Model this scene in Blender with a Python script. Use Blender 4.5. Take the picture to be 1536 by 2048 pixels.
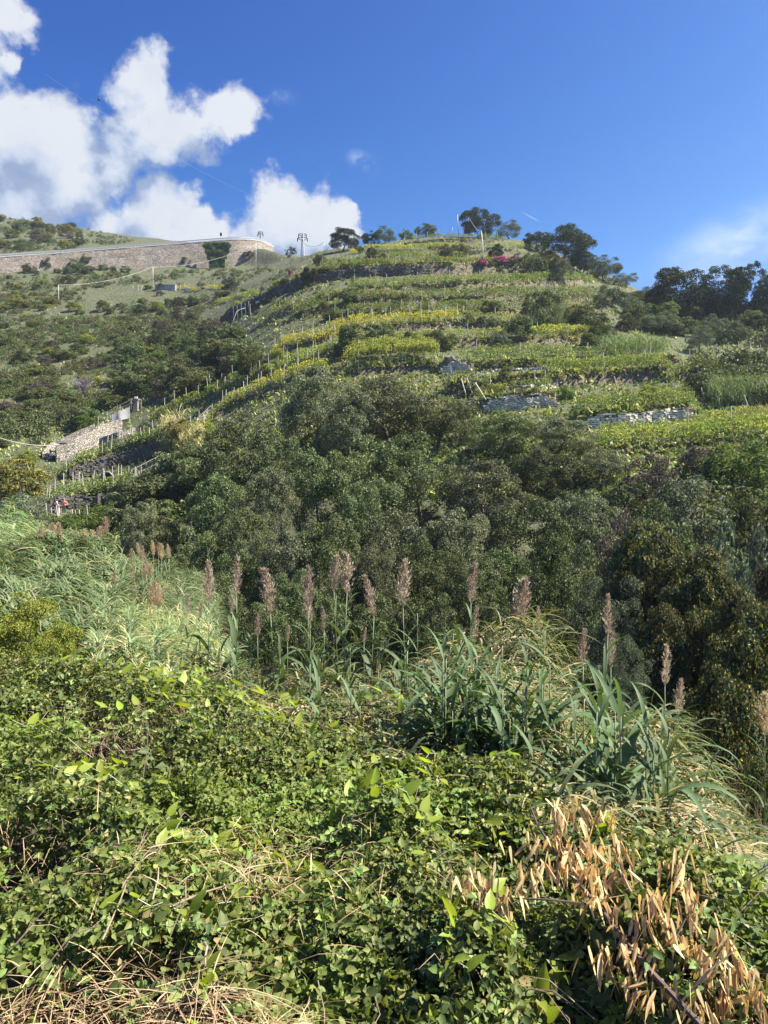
import bpy, math, random
import numpy as np
from math import radians, sin, cos, pi

rng = np.random.default_rng(7)
random.seed(7)
sc = bpy.context.scene
for o in list(bpy.data.objects):
    bpy.data.objects.remove(o)
COL = sc.collection

# ------------------------------------------------------------------ camera
F = 1540.0                                   # focal length in photo pixels
cam_d = bpy.data.cameras.new('camera')
cam = bpy.data.objects.new('camera', cam_d)
COL.objects.link(cam)
cam_d.sensor_fit = 'VERTICAL'
cam_d.sensor_height = 36.0
cam_d.lens = 36.0 * F / 2048.0
cam_d.clip_start = 0.05
cam_d.clip_end = 6000
cam.location = (0, 0, 0)
cam.rotation_euler = (radians(90), 0, 0)
sc.camera = cam

# ------------------------------------------------------------------ light
SUN_AZ = 92.0      # degrees to the right of the view direction
SUN_EL = 51.0
SKY_STRENGTH = 0.05
sd = bpy.data.lights.new('sun', 'SUN')
sd.energy = 5.0
sd.angle = radians(0.5)
sd.color = (1.0, 0.95, 0.86)
sun = bpy.data.objects.new('sun', sd)
COL.objects.link(sun)
sun.rotation_euler = (radians(90 - SUN_EL), 0, radians(180 - SUN_AZ))
SUN_DIR = np.array([sin(radians(SUN_AZ)) * cos(radians(SUN_EL)), cos(radians(SUN_AZ)) * cos(radians(SUN_EL)), sin(radians(SUN_EL))])

sc.view_settings.view_transform = 'Standard'
sc.view_settings.look = 'None'
sc.view_settings.gamma = 1.0
sc.view_settings.use_curve_mapping = False
sc.view_settings.exposure = 1.6
sc.render.engine = 'CYCLES'
sc.cycles.use_denoising = True
sc.cycles.max_bounces = 6
sc.cycles.diffuse_bounces = 3
sc.cycles.glossy_bounces = 2
sc.cycles.transmission_bounces = 4
sc.cycles.transparent_max_bounces = 8
sc.cycles.volume_bounces = 0
sc.cycles.sample_clamp_indirect = 4.0


class NT:
    """tiny node-tree helper"""
    def __init__(self, nt):
        self.nt = nt
    def n(self, t, ins=None, **kw):
        nd = self.nt.nodes.new(t)
        for k, v in kw.items():
            setattr(nd, k, v)
        for k, v in (ins or {}).items():
            s = nd.inputs[k]
            if isinstance(v, bpy.types.NodeSocket):
                self.nt.links.new(v, s)
            else:
                s.default_value = v
        return nd
    def math(self, op, a, b=None, c=None, clamp=False):
        ins = {0: a}
        if b is not None: ins[1] = b
        if c is not None: ins[2] = c
        return self.n('ShaderNodeMath', ins, operation=op, use_clamp=clamp).outputs[0]
    def vmath(self, op, a, b=None):
        ins = {0: a}
        if b is not None: ins[1] = b
        return self.n('ShaderNodeVectorMath', ins, operation=op)
    def rng(self, v, a, b, c=0.0, d=1.0, smooth=True):
        return self.n('ShaderNodeMapRange', {0: v, 1: a, 2: b, 3: c, 4: d},
                      interpolation_type='SMOOTHSTEP' if smooth else 'LINEAR').outputs[0]
    def mix(self, f, a, b, blend='MIX'):
        nd = self.n('ShaderNodeMix', {0: f}, data_type='RGBA', blend_type=blend)
        for s, v in ((nd.inputs[6], a), (nd.inputs[7], b)):
            if isinstance(v, bpy.types.NodeSocket): self.nt.links.new(v, s)
            else: s.default_value = (*v, 1) if len(v) == 3 else v
        return nd.outputs[2]
    def noise(self, vec, scale, detail=3, rough=0.55, dims='3D'):
        return self.n('ShaderNodeTexNoise', {'Vector': vec, 'Scale': scale, 'Detail': detail, 'Roughness': rough},
                      noise_dimensions=dims).outputs[0]
    def ramp(self, v, stops):
        nd = self.n('ShaderNodeValToRGB', {0: v})
        e = nd.color_ramp.elements
        while len(e) < len(stops): e.new(0.5)
        for el, (p, c) in zip(e, stops):
            el.position = p
            el.color = (*c, 1)
        return nd.outputs[0]


# ------------------------------------------------------------------ sky: Nishita with cumulus, a thin cirrus and a contrail
def direction(px, py):
    v = np.array([(px - 768) / F, 1.0, (1024 - py) / F])
    return v / np.linalg.norm(v)

world = bpy.data.worlds.new('World')
sc.world = world
world.use_nodes = True
w = NT(world.node_tree)
world.node_tree.nodes.clear()
sky = w.n('ShaderNodeTexSky', sky_type='NISHITA', sun_disc=False, sun_elevation=radians(SUN_EL), sun_rotation=radians(SUN_AZ),
          altitude=60.0, air_density=1.0, dust_density=0.2, ozone_density=4.0)

PUFFS = [  # direction (given as photo position), angular radius in photo pixels
    (15, 25, 88), (-60, 110, 110), (20, 140, 50),
    (285, 150, 88), (310, 215, 72), (250, 215, 62), (330, 275, 95), (455, 235, 82), (480, 255, 60), (400, 280, 70), (250, 280, 85),
    (110, 285, 130), (30, 270, 110), (-40, 330, 150), (150, 360, 120), (60, 420, 130), (220, 330, 90), (-120, 450, 170),
    (335, 410, 76), (385, 425, 62), (290, 430, 50), (330, 480, 100), (430, 480, 75), (230, 470, 90),
    (570, 420, 82), (545, 470, 85), (640, 440, 86), (690, 430, 60), (610, 480, 110), (500, 490, 60), (700, 470, 40), (720, 420, 28),
]
grp = bpy.data.node_groups.new('cloud_field', 'ShaderNodeTree')
grp.interface.new_socket('Dir', in_out='INPUT', socket_type='NodeSocketVector')
grp.interface.new_socket('Field', in_out='OUTPUT', socket_type='NodeSocketFloat')
g = NT(grp)
gi = grp.nodes.new('NodeGroupInput'); go = grp.nodes.new('NodeGroupOutput')
# wobble the direction a little so puffs lose their round outline
wob = g.n('ShaderNodeTexNoise', {'Vector': gi.outputs[0], 'Scale': 14.0, 'Detail': 6.0, 'Roughness': 0.62}).outputs[1]
wob = g.vmath('SUBTRACT', wob, (0.5, 0.5, 0.5)).outputs[0]
wob = g.n('ShaderNodeVectorMath', {0: wob, 3: 0.10}, operation='SCALE').outputs[0]
dv = g.vmath('ADD', gi.outputs[0], wob).outputs[0]
acc = None
for px, py, r in PUFFS:
    c = direction(px, py)
    rad = .97 * r / F * (c[1] ** 1.5)
    d = g.vmath('DISTANCE', dv, tuple(c)).outputs['Value']
    f = g.math('MULTIPLY_ADD', d, -1.0 / rad, 1.0)
    acc = f if acc is None else g.math('SMOOTH_MAX', acc, f, 0.18)
det = g.noise(gi.outputs[0], 22.0, 8, 0.62)
acc = g.math('ADD', acc, g.math('MULTIPLY', g.math('SUBTRACT', det, 0.5), 0.85))
det2 = g.noise(gi.outputs[0], 70.0, 6, 0.6)
acc = g.math('ADD', acc, g.math('MULTIPLY', g.math('SUBTRACT', det2, 0.5), 0.30))
grp.links.new(acc, go.inputs[0])

tc = w.n('ShaderNodeTexCoord').outputs['Generated']
def field(v):
    nd = world.node_tree.nodes.new('ShaderNodeGroup'); nd.node_tree = grp
    world.node_tree.links.new(v, nd.inputs[0])
    return nd.outputs[0]
f0 = field(tc)
toward = w.vmath('ADD', tc, tuple(SUN_DIR * 0.05 + np.array([0, 0, 0.012]))).outputs[0]
f1 = field(w.vmath('NORMALIZE', toward).outputs[0])
dens = w.rng(f0, 0.02, 0.48)
shade = w.math('MULTIPLY_ADD', w.math('SUBTRACT', f0, f1), 1.3, 0.40, clamp=True)
lown = w.noise(tc, 9.0, 5, 0.6)
shade = w.math('ADD', shade, w.math('MULTIPLY', w.math('SUBTRACT', lown, 0.5), 1.3), clamp=True)
ccol = w.ramp(shade, [(0.0, (2.3, 2.95, 4.3)), (0.45, (3.9, 4.5, 5.6)), (1.0, (5.3, 5.55, 5.95))])
# soft cirrus: stretched ellipse, and faint scraps
def ellipse(v, px, py, a, b, ang, soft):
    c = direction(px, py)
    right = np.array([1.0, 0, 0]) - c * c[0]; right /= np.linalg.norm(right)
    up = np.cross(right, c)
    e1 = right * cos(ang) + up * sin(ang); e2 = -right * sin(ang) + up * cos(ang)
    rel = w.vmath('SUBTRACT', v, tuple(c)).outputs[0]
    x = w.math('DIVIDE', w.vmath('DOT_PRODUCT', rel, tuple(e1)).outputs['Value'], a / F * c[1])
    y = w.math('DIVIDE', w.vmath('DOT_PRODUCT', rel, tuple(e2)).outputs['Value'], b / F * c[1])
    r = w.math('SQRT', w.math('ADD', w.math('MULTIPLY', x, x), w.math('MULTIPLY', y, y)))
    return w.rng(r, 1.0, soft)
st = w.n('ShaderNodeMapping', {'Vector': tc, 'Scale': (1, 1, 2.2), 'Rotation': (0, radians(25), 0)}).outputs[0]
cn = w.rng(w.noise(st, 9.0, 6, 0.6), 0.26, 0.66)
cirrus = w.math('MULTIPLY', w.math('MULTIPLY', ellipse(tc, 1485, 482, 225, 88, radians(24), 0.0), cn), 1.0)
scn = w.rng(w.noise(tc, 26.0, 6, 0.65), 0.42, 0.75)
scrap = w.math('MULTIPLY', w.math('MAXIMUM', ellipse(tc, 727, 325, 46, 26, radians(-25), 0.0), w.math('MULTIPLY', ellipse(tc, 562, 192, 48, 24, 0.0, 0.0), 0.5)), scn)
trail = w.math('MULTIPLY', ellipse(tc, 1062, 434, 30, 2.6, radians(-26), 0.2), 0.28)
thin = w.math('MAXIMUM', w.math('MAXIMUM', cirrus, scrap), trail, clamp=True)
# the phone's deep-blue rendering of the same sky: one power curve per channel
sp_ = w.n('ShaderNodeSeparateColor', {0: sky.outputs[0]})
def curve(ch, mid, out, pw, top):
    return w.math('MINIMUM', w.math('MULTIPLY', w.math('POWER', w.math('DIVIDE', sp_.outputs[ch], mid), pw), out), top)
skyc = w.n('ShaderNodeCombineColor', {0: curve(0, 1.12, .27, 3.2, 1.2), 1: curve(1, 1.98, 1.24, 2.1, 2.9), 2: curve(2, 3.75, 4.3, 1.3, 6.8)}).outputs[0]
c1 = w.mix(thin, skyc, (4.6, 5.6, 6.4))
c2 = w.mix(dens, c1, ccol)
bg = w.n('ShaderNodeBackground', {'Color': c2, 'Strength': SKY_STRENGTH})
wo = w.n('ShaderNodeOutputWorld')
world.node_tree.links.new(bg.outputs[0], wo.inputs[0])

# ------------------------------------------------------------------ numeric helpers
def P(px, py, Y):
    return np.array([(px - 768) / F * Y, Y, (1024 - py) / F * Y])

def hash2(i, j, s=0):
    h = (i.astype(np.int64) * 374761393 + j.astype(np.int64) * 668265263 + s * 974634777) & 0x7fffffff
    h = ((h ^ (h >> 13)) * 1274126177) & 0x7fffffff
    h = h ^ (h >> 16)
    return (h & 0xffff) / 65535.0

def vnoise(x, y, s=0):
    x = np.asarray(x, float); y = np.asarray(y, float)
    i = np.floor(x); j = np.floor(y)
    u = x - i; v = y - j
    u = u * u * (3 - 2 * u); v = v * v * (3 - 2 * v)
    i = i.astype(np.int64); j = j.astype(np.int64)
    a = hash2(i, j, s); b = hash2(i + 1, j, s); c = hash2(i, j + 1, s); d = hash2(i + 1, j + 1, s)
    return (a * (1 - u) + b * u) * (1 - v) + (c * (1 - u) + d * u) * v

def fbm(x, y, s=0, o=4):
    t = 0; a = 0.5
    for k in range(o):
        t = t + a * vnoise(np.asarray(x) * 2 ** k, np.asarray(y) * 2 ** k, s + k)
        a *= 0.5
    return t / (1 - 0.5 ** o)

def unit(v):
    return v / np.maximum(np.linalg.norm(v, axis=-1, keepdims=True), 1e-9)

# ------------------------------------------------------------------ mesh helpers
def make_mesh(name, V, T, mat, smooth=False):
    V = np.asarray(V, np.float32); T = np.asarray(T, np.int32)
    me = bpy.data.meshes.new(name)
    k = T.shape[1]
    me.vertices.add(len(V)); me.vertices.foreach_set('co', V.ravel())
    me.loops.add(T.size); me.loops.foreach_set('vertex_index', T.ravel())
    me.polygons.add(len(T)); me.polygons.foreach_set('loop_start', np.arange(0, T.size, k, dtype=np.int32))
    me.polygons.foreach_set('use_smooth', np.full(len(T), smooth))
    me.update(calc_edges=True)
    if mat: me.materials.append(mat)
    return me

def link(name, data, parent=None, loc=(0, 0, 0), rot=(0, 0, 0), scale=(1, 1, 1)):
    o = bpy.data.objects.new(name, data)
    COL.objects.link(o)
    o.location = loc; o.rotation_euler = rot; o.scale = scale
    if parent is not None: o.parent = parent
    return o

def tag(o, label=None, cat=None, group=None, kind=None):
    if label: o['label'] = label
    if cat: o['category'] = cat
    if group: o['group'] = group
    if kind: o['kind'] = kind
    return o

def empty(name, loc, label, cat, group=None, rz=0.0, scale=1.0):
    o = link(name, None, None, loc, (0, 0, rz), (scale,) * 3)
    o.empty_display_size = 0.2
    return tag(o, label, cat, group)

class Bag:
    """collects triangles"""
    def __init__(s): s.v = []; s.t = []; s.n = 0
    def add(s, V, T):
        V = np.asarray(V, float).reshape(-1, 3); T = np.asarray(T, int).reshape(-1, 3)
        s.v.append(V); s.t.append(T + s.n); s.n += len(V)
    def mesh(s, name, mat, off=(0, 0, 0), smooth=False):
        return make_mesh(name, np.concatenate(s.v) - np.asarray(off, float), np.concatenate(s.t), mat, smooth)
    def tube(s, pts, r, sides=5, cap=True):
        pts = np.asarray(pts, float); n = len(pts)
        r = np.broadcast_to(np.asarray(r, float), (n,))
        tg = np.gradient(pts, axis=0); tg = unit(tg)
        ref = np.array([0.31, 0.17, 0.93]) if abs(tg[:, 2]).mean() < 0.9 else np.array([1.0, 0.1, 0.05])
        a = unit(np.cross(tg, ref)); b = np.cross(tg, a)
        an = np.linspace(0, 2 * pi, sides, endpoint=False)
        ring = a[:, None] * np.cos(an)[None, :, None] + b[:, None] * np.sin(an)[None, :, None]
        V = (pts[:, None] + ring * r[:, None, None]).reshape(-1, 3)
        i = np.arange(n - 1)[:, None] * sides; j = np.arange(sides)[None]; jn = (j + 1) % sides
        q = np.stack([i + j, i + jn, i + sides + jn, i + sides + j], -1).reshape(-1, 4)
        T = np.concatenate([q[:, [0, 1, 2]], q[:, [0, 2, 3]]])
        if cap:
            V = np.concatenate([V, pts[:1], pts[-1:]])
            jj = np.arange(sides); jn = (jj + 1) % sides
            T = np.concatenate([T, np.stack([jn, jj, np.full(sides, n * sides)], -1),
                                np.stack([jj + (n - 1) * sides, jn + (n - 1) * sides, np.full(sides, n * sides + 1)], -1)])
        s.add(V, T)
    def box(s, c, sx, sy, sz, ax=None, jit=0.0, rg=None):
        """box centred at c, axes rows of ax"""
        ax = np.eye(3) if ax is None else np.asarray(ax, float)
        k = np.array([[x, y, z] for x in (-.5, .5) for y in (-.5, .5) for z in (-.5, .5)])
        k = k * np.array([sx, sy, sz])
        if jit: k = k + (rg or rng).uniform(-jit, jit, k.shape) * np.array([sx, sy, sz])
        V = np.asarray(c) + k @ ax
        T = [(0, 1, 3), (0, 3, 2), (4, 6, 7), (4, 7, 5), (0, 4, 5), (0, 5, 1), (2, 3, 7), (2, 7, 6), (0, 2, 6), (0, 6, 4), (1, 5, 7), (1, 7, 3)]
        s.add(V, T)

def leaf2(Pp, N, L, W, rg, fold=0.25, droop=0.15, T=None):
    """two-triangle leaves with a fold along the midrib"""
    n = len(Pp)
    N = unit(N)
    if T is None: T = rg.normal(size=(n, 3))
    T = unit(T - N * (T * N).sum(1, keepdims=True))
    B = np.cross(N, T)
    L = np.broadcast_to(L, (n,))[:, None]; W = np.broadcast_to(W, (n,))[:, None]
    base = Pp - T * L * 0.5; tip = Pp + T * L * 0.5 - N * L * droop
    mid = Pp - T * L * 0.08
    l = mid + B * W * 0.5 + N * W * fold; r = mid - B * W * 0.5 + N * W * fold
    V = np.stack([base, r, tip, l], 1).reshape(-1, 3)
    i = np.arange(n)[:, None] * 4
    Tt = np.concatenate([i + [0, 1, 2], i + [0, 2, 3]], 1).reshape(-1, 3)
    return V, Tt

def leaf6(Pp, N, L, W, rg, fold=0.2, droop=0.2, T=None):
    """six-triangle ovate leaves"""
    n = len(Pp); N = unit(N)
    if T is None: T = rg.normal(size=(n, 3))
    T = unit(T - N * (T * N).sum(1, keepdims=True)); B = np.cross(N, T)
    L = np.broadcast_to(L, (n,))[:, None]; W = np.broadcast_to(W, (n,))[:, None]
    def pt(u, v, h): return Pp + T * L * (u - 0.5) + B * W * v + N * (W * abs(v) * 2 * fold - L * droop * u * u + h)
    V = np.stack([pt(0, 0, 0), pt(.25, -.46, 0), pt(.62, -.42, 0), pt(1, 0, 0), pt(.62, .42, 0), pt(.25, .46, 0), pt(.45, 0, 0)], 1).reshape(-1, 3)
    i = np.arange(n)[:, None] * 7
    Tt = np.concatenate([i + [0, 1, 6], i + [1, 2, 6], i + [2, 3, 6], i + [3, 4, 6], i + [4, 5, 6], i + [5, 0, 6]], 1).reshape(-1, 3)
    return V, Tt

def strips(Pp, D, L, W, rg, segs=4, droop=1.0, up=None, fold=0.0):
    """grass or reed blades: start Pp, direction D, gravity droop"""
    n = len(Pp); D = unit(D)
    L = np.broadcast_to(L, (n,))[:, None]; W = np.broadcast_to(W, (n,))[:, None]; dr = np.broadcast_to(droop, (n,))[:, None]
    S = np.cross(D, np.array([0, 0, 1.0])); S = unit(S + rg.normal(size=(n, 3)) * 0.25)
    rows = []
    for k in range(segs + 1):
        t = k / segs
        c = Pp + D * L * t - np.array([0, 0, 1.0]) * dr * L * t * t * 0.6
        wd = W * (1 - t) ** 0.7 * (0.55 + 0.45 * min(1, t * 4)) * 0.5
        if k < segs: rows += [c - S * wd, c + S * wd]
        else: rows += [c]
    m = len(rows)
    V = np.stack(rows, 1).reshape(-1, 3)
    tr = []
    for k in range(segs - 1):
        a = 2 * k
        tr += [(a, a + 1, a + 3), (a, a + 3, a + 2)]
    tr.append((2 * segs - 2, 2 * segs - 1, 2 * segs))
    i = np.arange(n)[:, None, None] * m
    return V, (i + np.array(tr)[None]).reshape(-1, 3)

# ------------------------------------------------------------------ materials
def new_mat(name):
    m = bpy.data.materials.new(name); m.use_nodes = True
    m.node_tree.nodes.clear()
    return m, NT(m.node_tree)

def foliage(name, stops, trans=0.3, rough=0.5, tcol=None, patch=None, patch_scale=0.3, obj_var=0.25, spec=0.35, gain=1.25):
    """leaf material: a colour for each leaf, patches of another tint, a little variety per plant, light through the leaf"""
    m, h = new_mat(name)
    stops = [(p, tuple(min(.8, x * gain) for x in c)) for p, c in stops]
    if patch: patch = tuple(x * gain for x in patch)
    geo = h.n('ShaderNodeNewGeometry')
    c = h.ramp(geo.outputs['Random Per Island'], stops)
    oi = h.n('ShaderNodeObjectInfo')
    if patch is not None:
        nz = h.rng(h.noise(geo.outputs['Position'], patch_scale, 3), 0.47, 0.63)
        c = h.mix(h.math('MULTIPLY', nz, 0.75), c, patch)
    v = h.math('MULTIPLY_ADD', oi.outputs['Random'], obj_var * 2, 1 - obj_var)
    hs = h.n('ShaderNodeHueSaturation', {'Color': c, 'Value': v, 'Hue': h.math('MULTIPLY_ADD', oi.outputs['Random'], 0.03, 0.485)})
    c = hs.outputs[0]
    bs = h.n('ShaderNodeBsdfPrincipled', {'Base Color': c, 'Roughness': min(.8, rough + .15), 'Specular IOR Level': spec * .5})
    tcv = h.mix(1.0, c, tcol or (1.25, 1.3, 0.6), 'MULTIPLY')
    tr = h.n('ShaderNodeBsdfTranslucent', {'Color': tcv})
    mx = h.n('ShaderNodeMixShader', {0: trans, 1: bs.outputs[0], 2: tr.outputs[0]})
    out = h.n('ShaderNodeOutputMaterial')
    m.node_tree.links.new(mx.outputs[0], out.inputs[0])
    return m

def plain(name, col, rough=0.7, var=0.25, scale=6.0, metal=0.0, bump=0.0, col2=None):
    m, h = new_mat(name)
    pos = h.n('ShaderNodeNewGeometry').outputs['Position']
    nz = h.noise(pos, scale, 5, 0.6)
    a = tuple(x * (1 - var) for x in col); b = tuple(min(1, x * (1 + var)) for x in (col2 or col))
    c = h.ramp(nz, [(0.3, a), (0.7, b)])
    oi = h.n('ShaderNodeObjectInfo')
    c = h.n('ShaderNodeHueSaturation', {'Color': c, 'Value': h.math('MULTIPLY_ADD', oi.outputs['Random'], 0.4, 0.8)}).outputs[0]
    bs = h.n('ShaderNodeBsdfPrincipled', {'Base Color': c, 'Roughness': rough, 'Metallic': metal})
    if bump:
        bp = h.n('ShaderNodeBump', {'Height': nz, 'Strength': bump, 'Distance': 0.1})
        m.node_tree.links.new(bp.outputs[0], bs.inputs['Normal'])
    out = h.n('ShaderNodeOutputMaterial')
    m.node_tree.links.new(bs.outputs[0], out.inputs[0])
    return m

def masonry(name, scale, cols, joint, flat=1.6):
    """rubble masonry seen from afar: voronoi stones with recessed joints"""
    m, h = new_mat(name)
    pos = h.n('ShaderNodeNewGeometry').outputs['Position']
    mp = h.n('ShaderNodeMapping', {'Vector': pos, 'Scale': (1, 1, flat)}).outputs[0]
    vo = h.n('ShaderNodeTexVoronoi', {'Vector': mp, 'Scale': scale})
    de = h.n('ShaderNodeTexVoronoi', {'Vector': mp, 'Scale': scale}, feature='DISTANCE_TO_EDGE').outputs[0]
    rnd = h.n('ShaderNodeSeparateColor', {0: vo.outputs['Color']}).outputs[0]
    c = h.ramp(rnd, [(0.0, cols[0]), (0.5, cols[1]), (1.0, cols[2])])
    c = h.mix(h.math('MULTIPLY', h.rng(h.noise(pos, 0.25, 4), 0.45, 0.7), 0.5), c, cols[3])
    e = h.rng(de, 0.0, 0.10)
    c = h.mix(e, joint, c)
    bs = h.n('ShaderNodeBsdfPrincipled', {'Base Color': c, 'Roughness': 0.9})
    hh = h.math('ADD', e, h.math('MULTIPLY', rnd, 0.6))
    bp = h.n('ShaderNodeBump', {'Height': hh, 'Strength': 1.0, 'Distance': 0.12})
    m.node_tree.links.new(bp.outputs[0], bs.inputs['Normal'])
    out = h.n('ShaderNodeOutputMaterial')
    m.node_tree.links.new(bs.outputs[0], out.inputs[0])
    return m

def ground_mat():
    m, h = new_mat('hillside_soil')
    geo = h.n('ShaderNodeNewGeometry')
    pos = geo.outputs['Position']
    nz = h.noise(pos, 0.12, 5, 0.6); n2 = h.noise(pos, 1.3, 5, 0.65)
    c = h.ramp(n2, [(0.3, (0.04, 0.045, 0.02)), (0.52, (0.075, 0.078, 0.033)), (0.78, (0.14, 0.12, 0.055))])
    c = h.mix(h.rng(nz, 0.45, 0.62), c, (0.062, 0.075, 0.028))
    steep = h.n('ShaderNodeSeparateXYZ', {0: geo.outputs['True Normal']}).outputs[2]
    earth = h.ramp(n2, [(0.3, (0.06, 0.05, 0.032)), (0.6, (0.15, 0.12, 0.075)), (0.8, (0.22, 0.19, 0.13))])
    c = h.mix(h.rng(steep, 0.66, 0.5), c, earth)
    bs = h.n('ShaderNodeBsdfPrincipled', {'Base Color': c, 'Roughness': 0.95})
    bp = h.n('ShaderNodeBump', {'Height': n2, 'Strength': 0.8, 'Distance': 0.3})
    m.node_tree.links.new(bp.outputs[0], bs.inputs['Normal'])
    out = h.n('ShaderNodeOutputMaterial')
    m.node_tree.links.new(bs.outputs[0], out.inputs[0])
    return m

M = {}
M['ground'] = ground_mat()
M['oak'] = foliage('oak_leaves', [(0.0, (0.020, 0.030, 0.011)), (0.5, (0.058, 0.074, 0.027)), (0.85, (0.11, 0.13, 0.05)), (1.0, (0.16, 0.165, 0.08))], 0.16, 0.42, patch=(0.092, 0.10, 0.042), patch_scale=0.18, obj_var=0.30, gain=1.6)
M['oakgrey'] = foliage('grey_oak_leaves', [(0.0, (0.035, 0.045, 0.022)), (0.5, (0.095, 0.108, 0.058)), (0.85, (0.16, 0.17, 0.095)), (1.0, (0.22, 0.22, 0.13))], 0.16, 0.45, patch=(0.12, 0.125, 0.06), patch_scale=0.2, obj_var=0.30, gain=1.5)
M['darkoak'] = foliage('dark_tree_leaves', [(0.0, (0.02, 0.032, 0.017)), (0.6, (0.045, 0.065, 0.033)), (1.0, (0.085, 0.10, 0.055))], 0.12, 0.45, obj_var=0.2)
M['olive'] = foliage('grey_green_leaves', [(0.0, (0.05, 0.062, 0.038)), (0.6, (0.10, 0.115, 0.07)), (1.0, (0.16, 0.17, 0.11))], 0.15, 0.5, obj_var=0.2, gain=1.5)
M['maquis'] = foliage('maquis_leaves', [(0.0, (0.038, 0.052, 0.019)), (0.6, (0.085, 0.10, 0.036)), (1.0, (0.15, 0.15, 0.065))], 0.22, 0.55, patch=(0.10, 0.095, 0.035), patch_scale=0.15, obj_var=0.3, gain=1.5)
M['heather'] = foliage('heather_twigs', [(0.0, (0.05, 0.038, 0.030)), (0.6, (0.10, 0.078, 0.058)), (1.0, (0.16, 0.13, 0.09))], 0.12, 0.7, obj_var=0.25, tcol=(1, .95, .8), gain=1.5)
M['green'] = foliage('fresh_green_leaves', [(0.0, (0.045, 0.075, 0.018)), (0.6, (0.085, 0.13, 0.03)), (1.0, (0.15, 0.195, 0.05))], 0.3, 0.45, obj_var=0.2)
M['lime'] = foliage('yellow_green_leaves', [(0.0, (0.09, 0.12, 0.02)), (0.6, (0.19, 0.22, 0.04)), (1.0, (0.32, 0.30, 0.07))], 0.35, 0.45, obj_var=0.18)
M['creeper'] = foliage('autumn_creeper_leaves', [(0.0, (0.025, 0.036, 0.015)), (0.45, (0.055, 0.07, 0.03)), (0.72, (0.10, 0.11, 0.05)), (0.86, (0.13, 0.11, 0.045)), (0.95, (0.24, 0.17, 0.05)), (1.0, (0.42, 0.34, 0.06))], 0.22, 0.4, patch=(0.10, 0.08, 0.038), patch_scale=0.30, obj_var=0.2)
M['yellowleaf'] = foliage('turning_leaves', [(0.0, (0.06, 0.07, 0.03)), (0.5, (0.13, 0.13, 0.05)), (1.0, (0.38, 0.30, 0.06))], 0.3, 0.45)
M['vine'] = foliage('vine_leaves', [(0.0, (0.038, 0.06, 0.02)), (0.5, (0.08, 0.112, 0.034)), (0.85, (0.145, 0.17, 0.055)), (1.0, (0.32, 0.28, 0.08))], 0.32, 0.5, patch=(0.15, 0.16, 0.04), patch_scale=0.35, obj_var=0.2, gain=1.75)
M['vineyellow'] = foliage('yellow_vine_leaves', [(0.0, (0.10, 0.12, 0.02)), (0.4, (0.24, 0.24, 0.035)), (0.85, (0.45, 0.38, 0.05)), (1.0, (0.5, 0.33, 0.07))], 0.38, 0.5, patch=(0.16, 0.18, 0.04), patch_scale=0.4, obj_var=0.12, gain=1.75)
M['vinelime'] = foliage('lime_vine_leaves', [(0.0, (0.07, 0.095, 0.024)), (0.5, (0.155, 0.175, 0.045)), (1.0, (0.33, 0.30, 0.075))], 0.36, 0.5, patch=(0.10, 0.15, 0.03), patch_scale=0.4, obj_var=0.15, gain=1.75)
M['tuft'] = foliage('hillside_herbs', [(0.0, (0.05, 0.068, 0.022)), (0.5, (0.11, 0.125, 0.042)), (0.8, (0.19, 0.18, 0.072)), (1.0, (0.30, 0.26, 0.12))], 0.2, 0.6, patch=(0.07, 0.085, 0.028), patch_scale=0.07, gain=1.75)
M['drytuft'] = foliage('dry_terrace_grass', [(0.0, (0.13, 0.11, 0.05)), (0.6, (0.26, 0.21, 0.10)), (1.0, (0.40, 0.33, 0.18))], 0.2, 0.7, patch=(0.12, 0.12, 0.045), patch_scale=0.3, gain=1.75)
M['bramble'] = foliage('bramble_leaves', [(0.0, (0.05, 0.07, 0.022)), (0.35, (0.085, 0.122, 0.034)), (0.7, (0.155, 0.195, 0.052)), (0.92, (0.25, 0.275, 0.075)), (1.0, (0.38, 0.30, 0.14))], 0.36, 0.38, patch=(0.165, 0.225, 0.05), patch_scale=0.8, spec=0.5)
M['smilax'] = foliage('glossy_lime_leaf', [(0.0, (0.12, 0.175, 0.025)), (0.5, (0.20, 0.255, 0.035)), (1.0, (0.30, 0.32, 0.05))], 0.45, 0.3, tcol=(1.35, 1.35, 0.5), spec=0.5)
M['reed'] = foliage('reed_leaf_green', [(0.0, (0.045, 0.078, 0.036)), (0.6, (0.085, 0.122, 0.055)), (1.0, (0.15, 0.18, 0.08))], 0.28, 0.42, obj_var=0.25, spec=0.4)
M['reedmass'] = foliage('tangled_reed_leaves', [(0.0, (0.085, 0.115, 0.042)), (0.3, (0.15, 0.175, 0.06)), (0.5, (0.27, 0.25, 0.095)), (0.72, (0.42, 0.34, 0.165)), (1.0, (0.56, 0.46, 0.28))], 0.3, 0.5, patch=(0.14, 0.18, 0.055), patch_scale=0.9)
M['reedgreen'] = foliage('far_reed_leaves', [(0.0, (0.07, 0.11, 0.05)), (0.6, (0.13, 0.18, 0.075)), (0.9, (0.21, 0.24, 0.11)), (1.0, (0.36, 0.30, 0.16))], 0.28, 0.45)
M['plume'] = foliage('purple_brown_panicle', [(0.0, (0.17, 0.125, 0.09)), (0.6, (0.36, 0.29, 0.215)), (1.0, (0.56, 0.50, 0.40))], 0.3, 0.8, obj_var=0.2, tcol=(1.1, 0.95, 0.8))
M['plumetan'] = foliage('tan_panicle', [(0.0, (0.26, 0.20, 0.12)), (0.6, (0.40, 0.32, 0.20)), (1.0, (0.55, 0.46, 0.31))], 0.35, 0.8, obj_var=0.15, tcol=(1.1, 1.0, 0.8))
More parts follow.
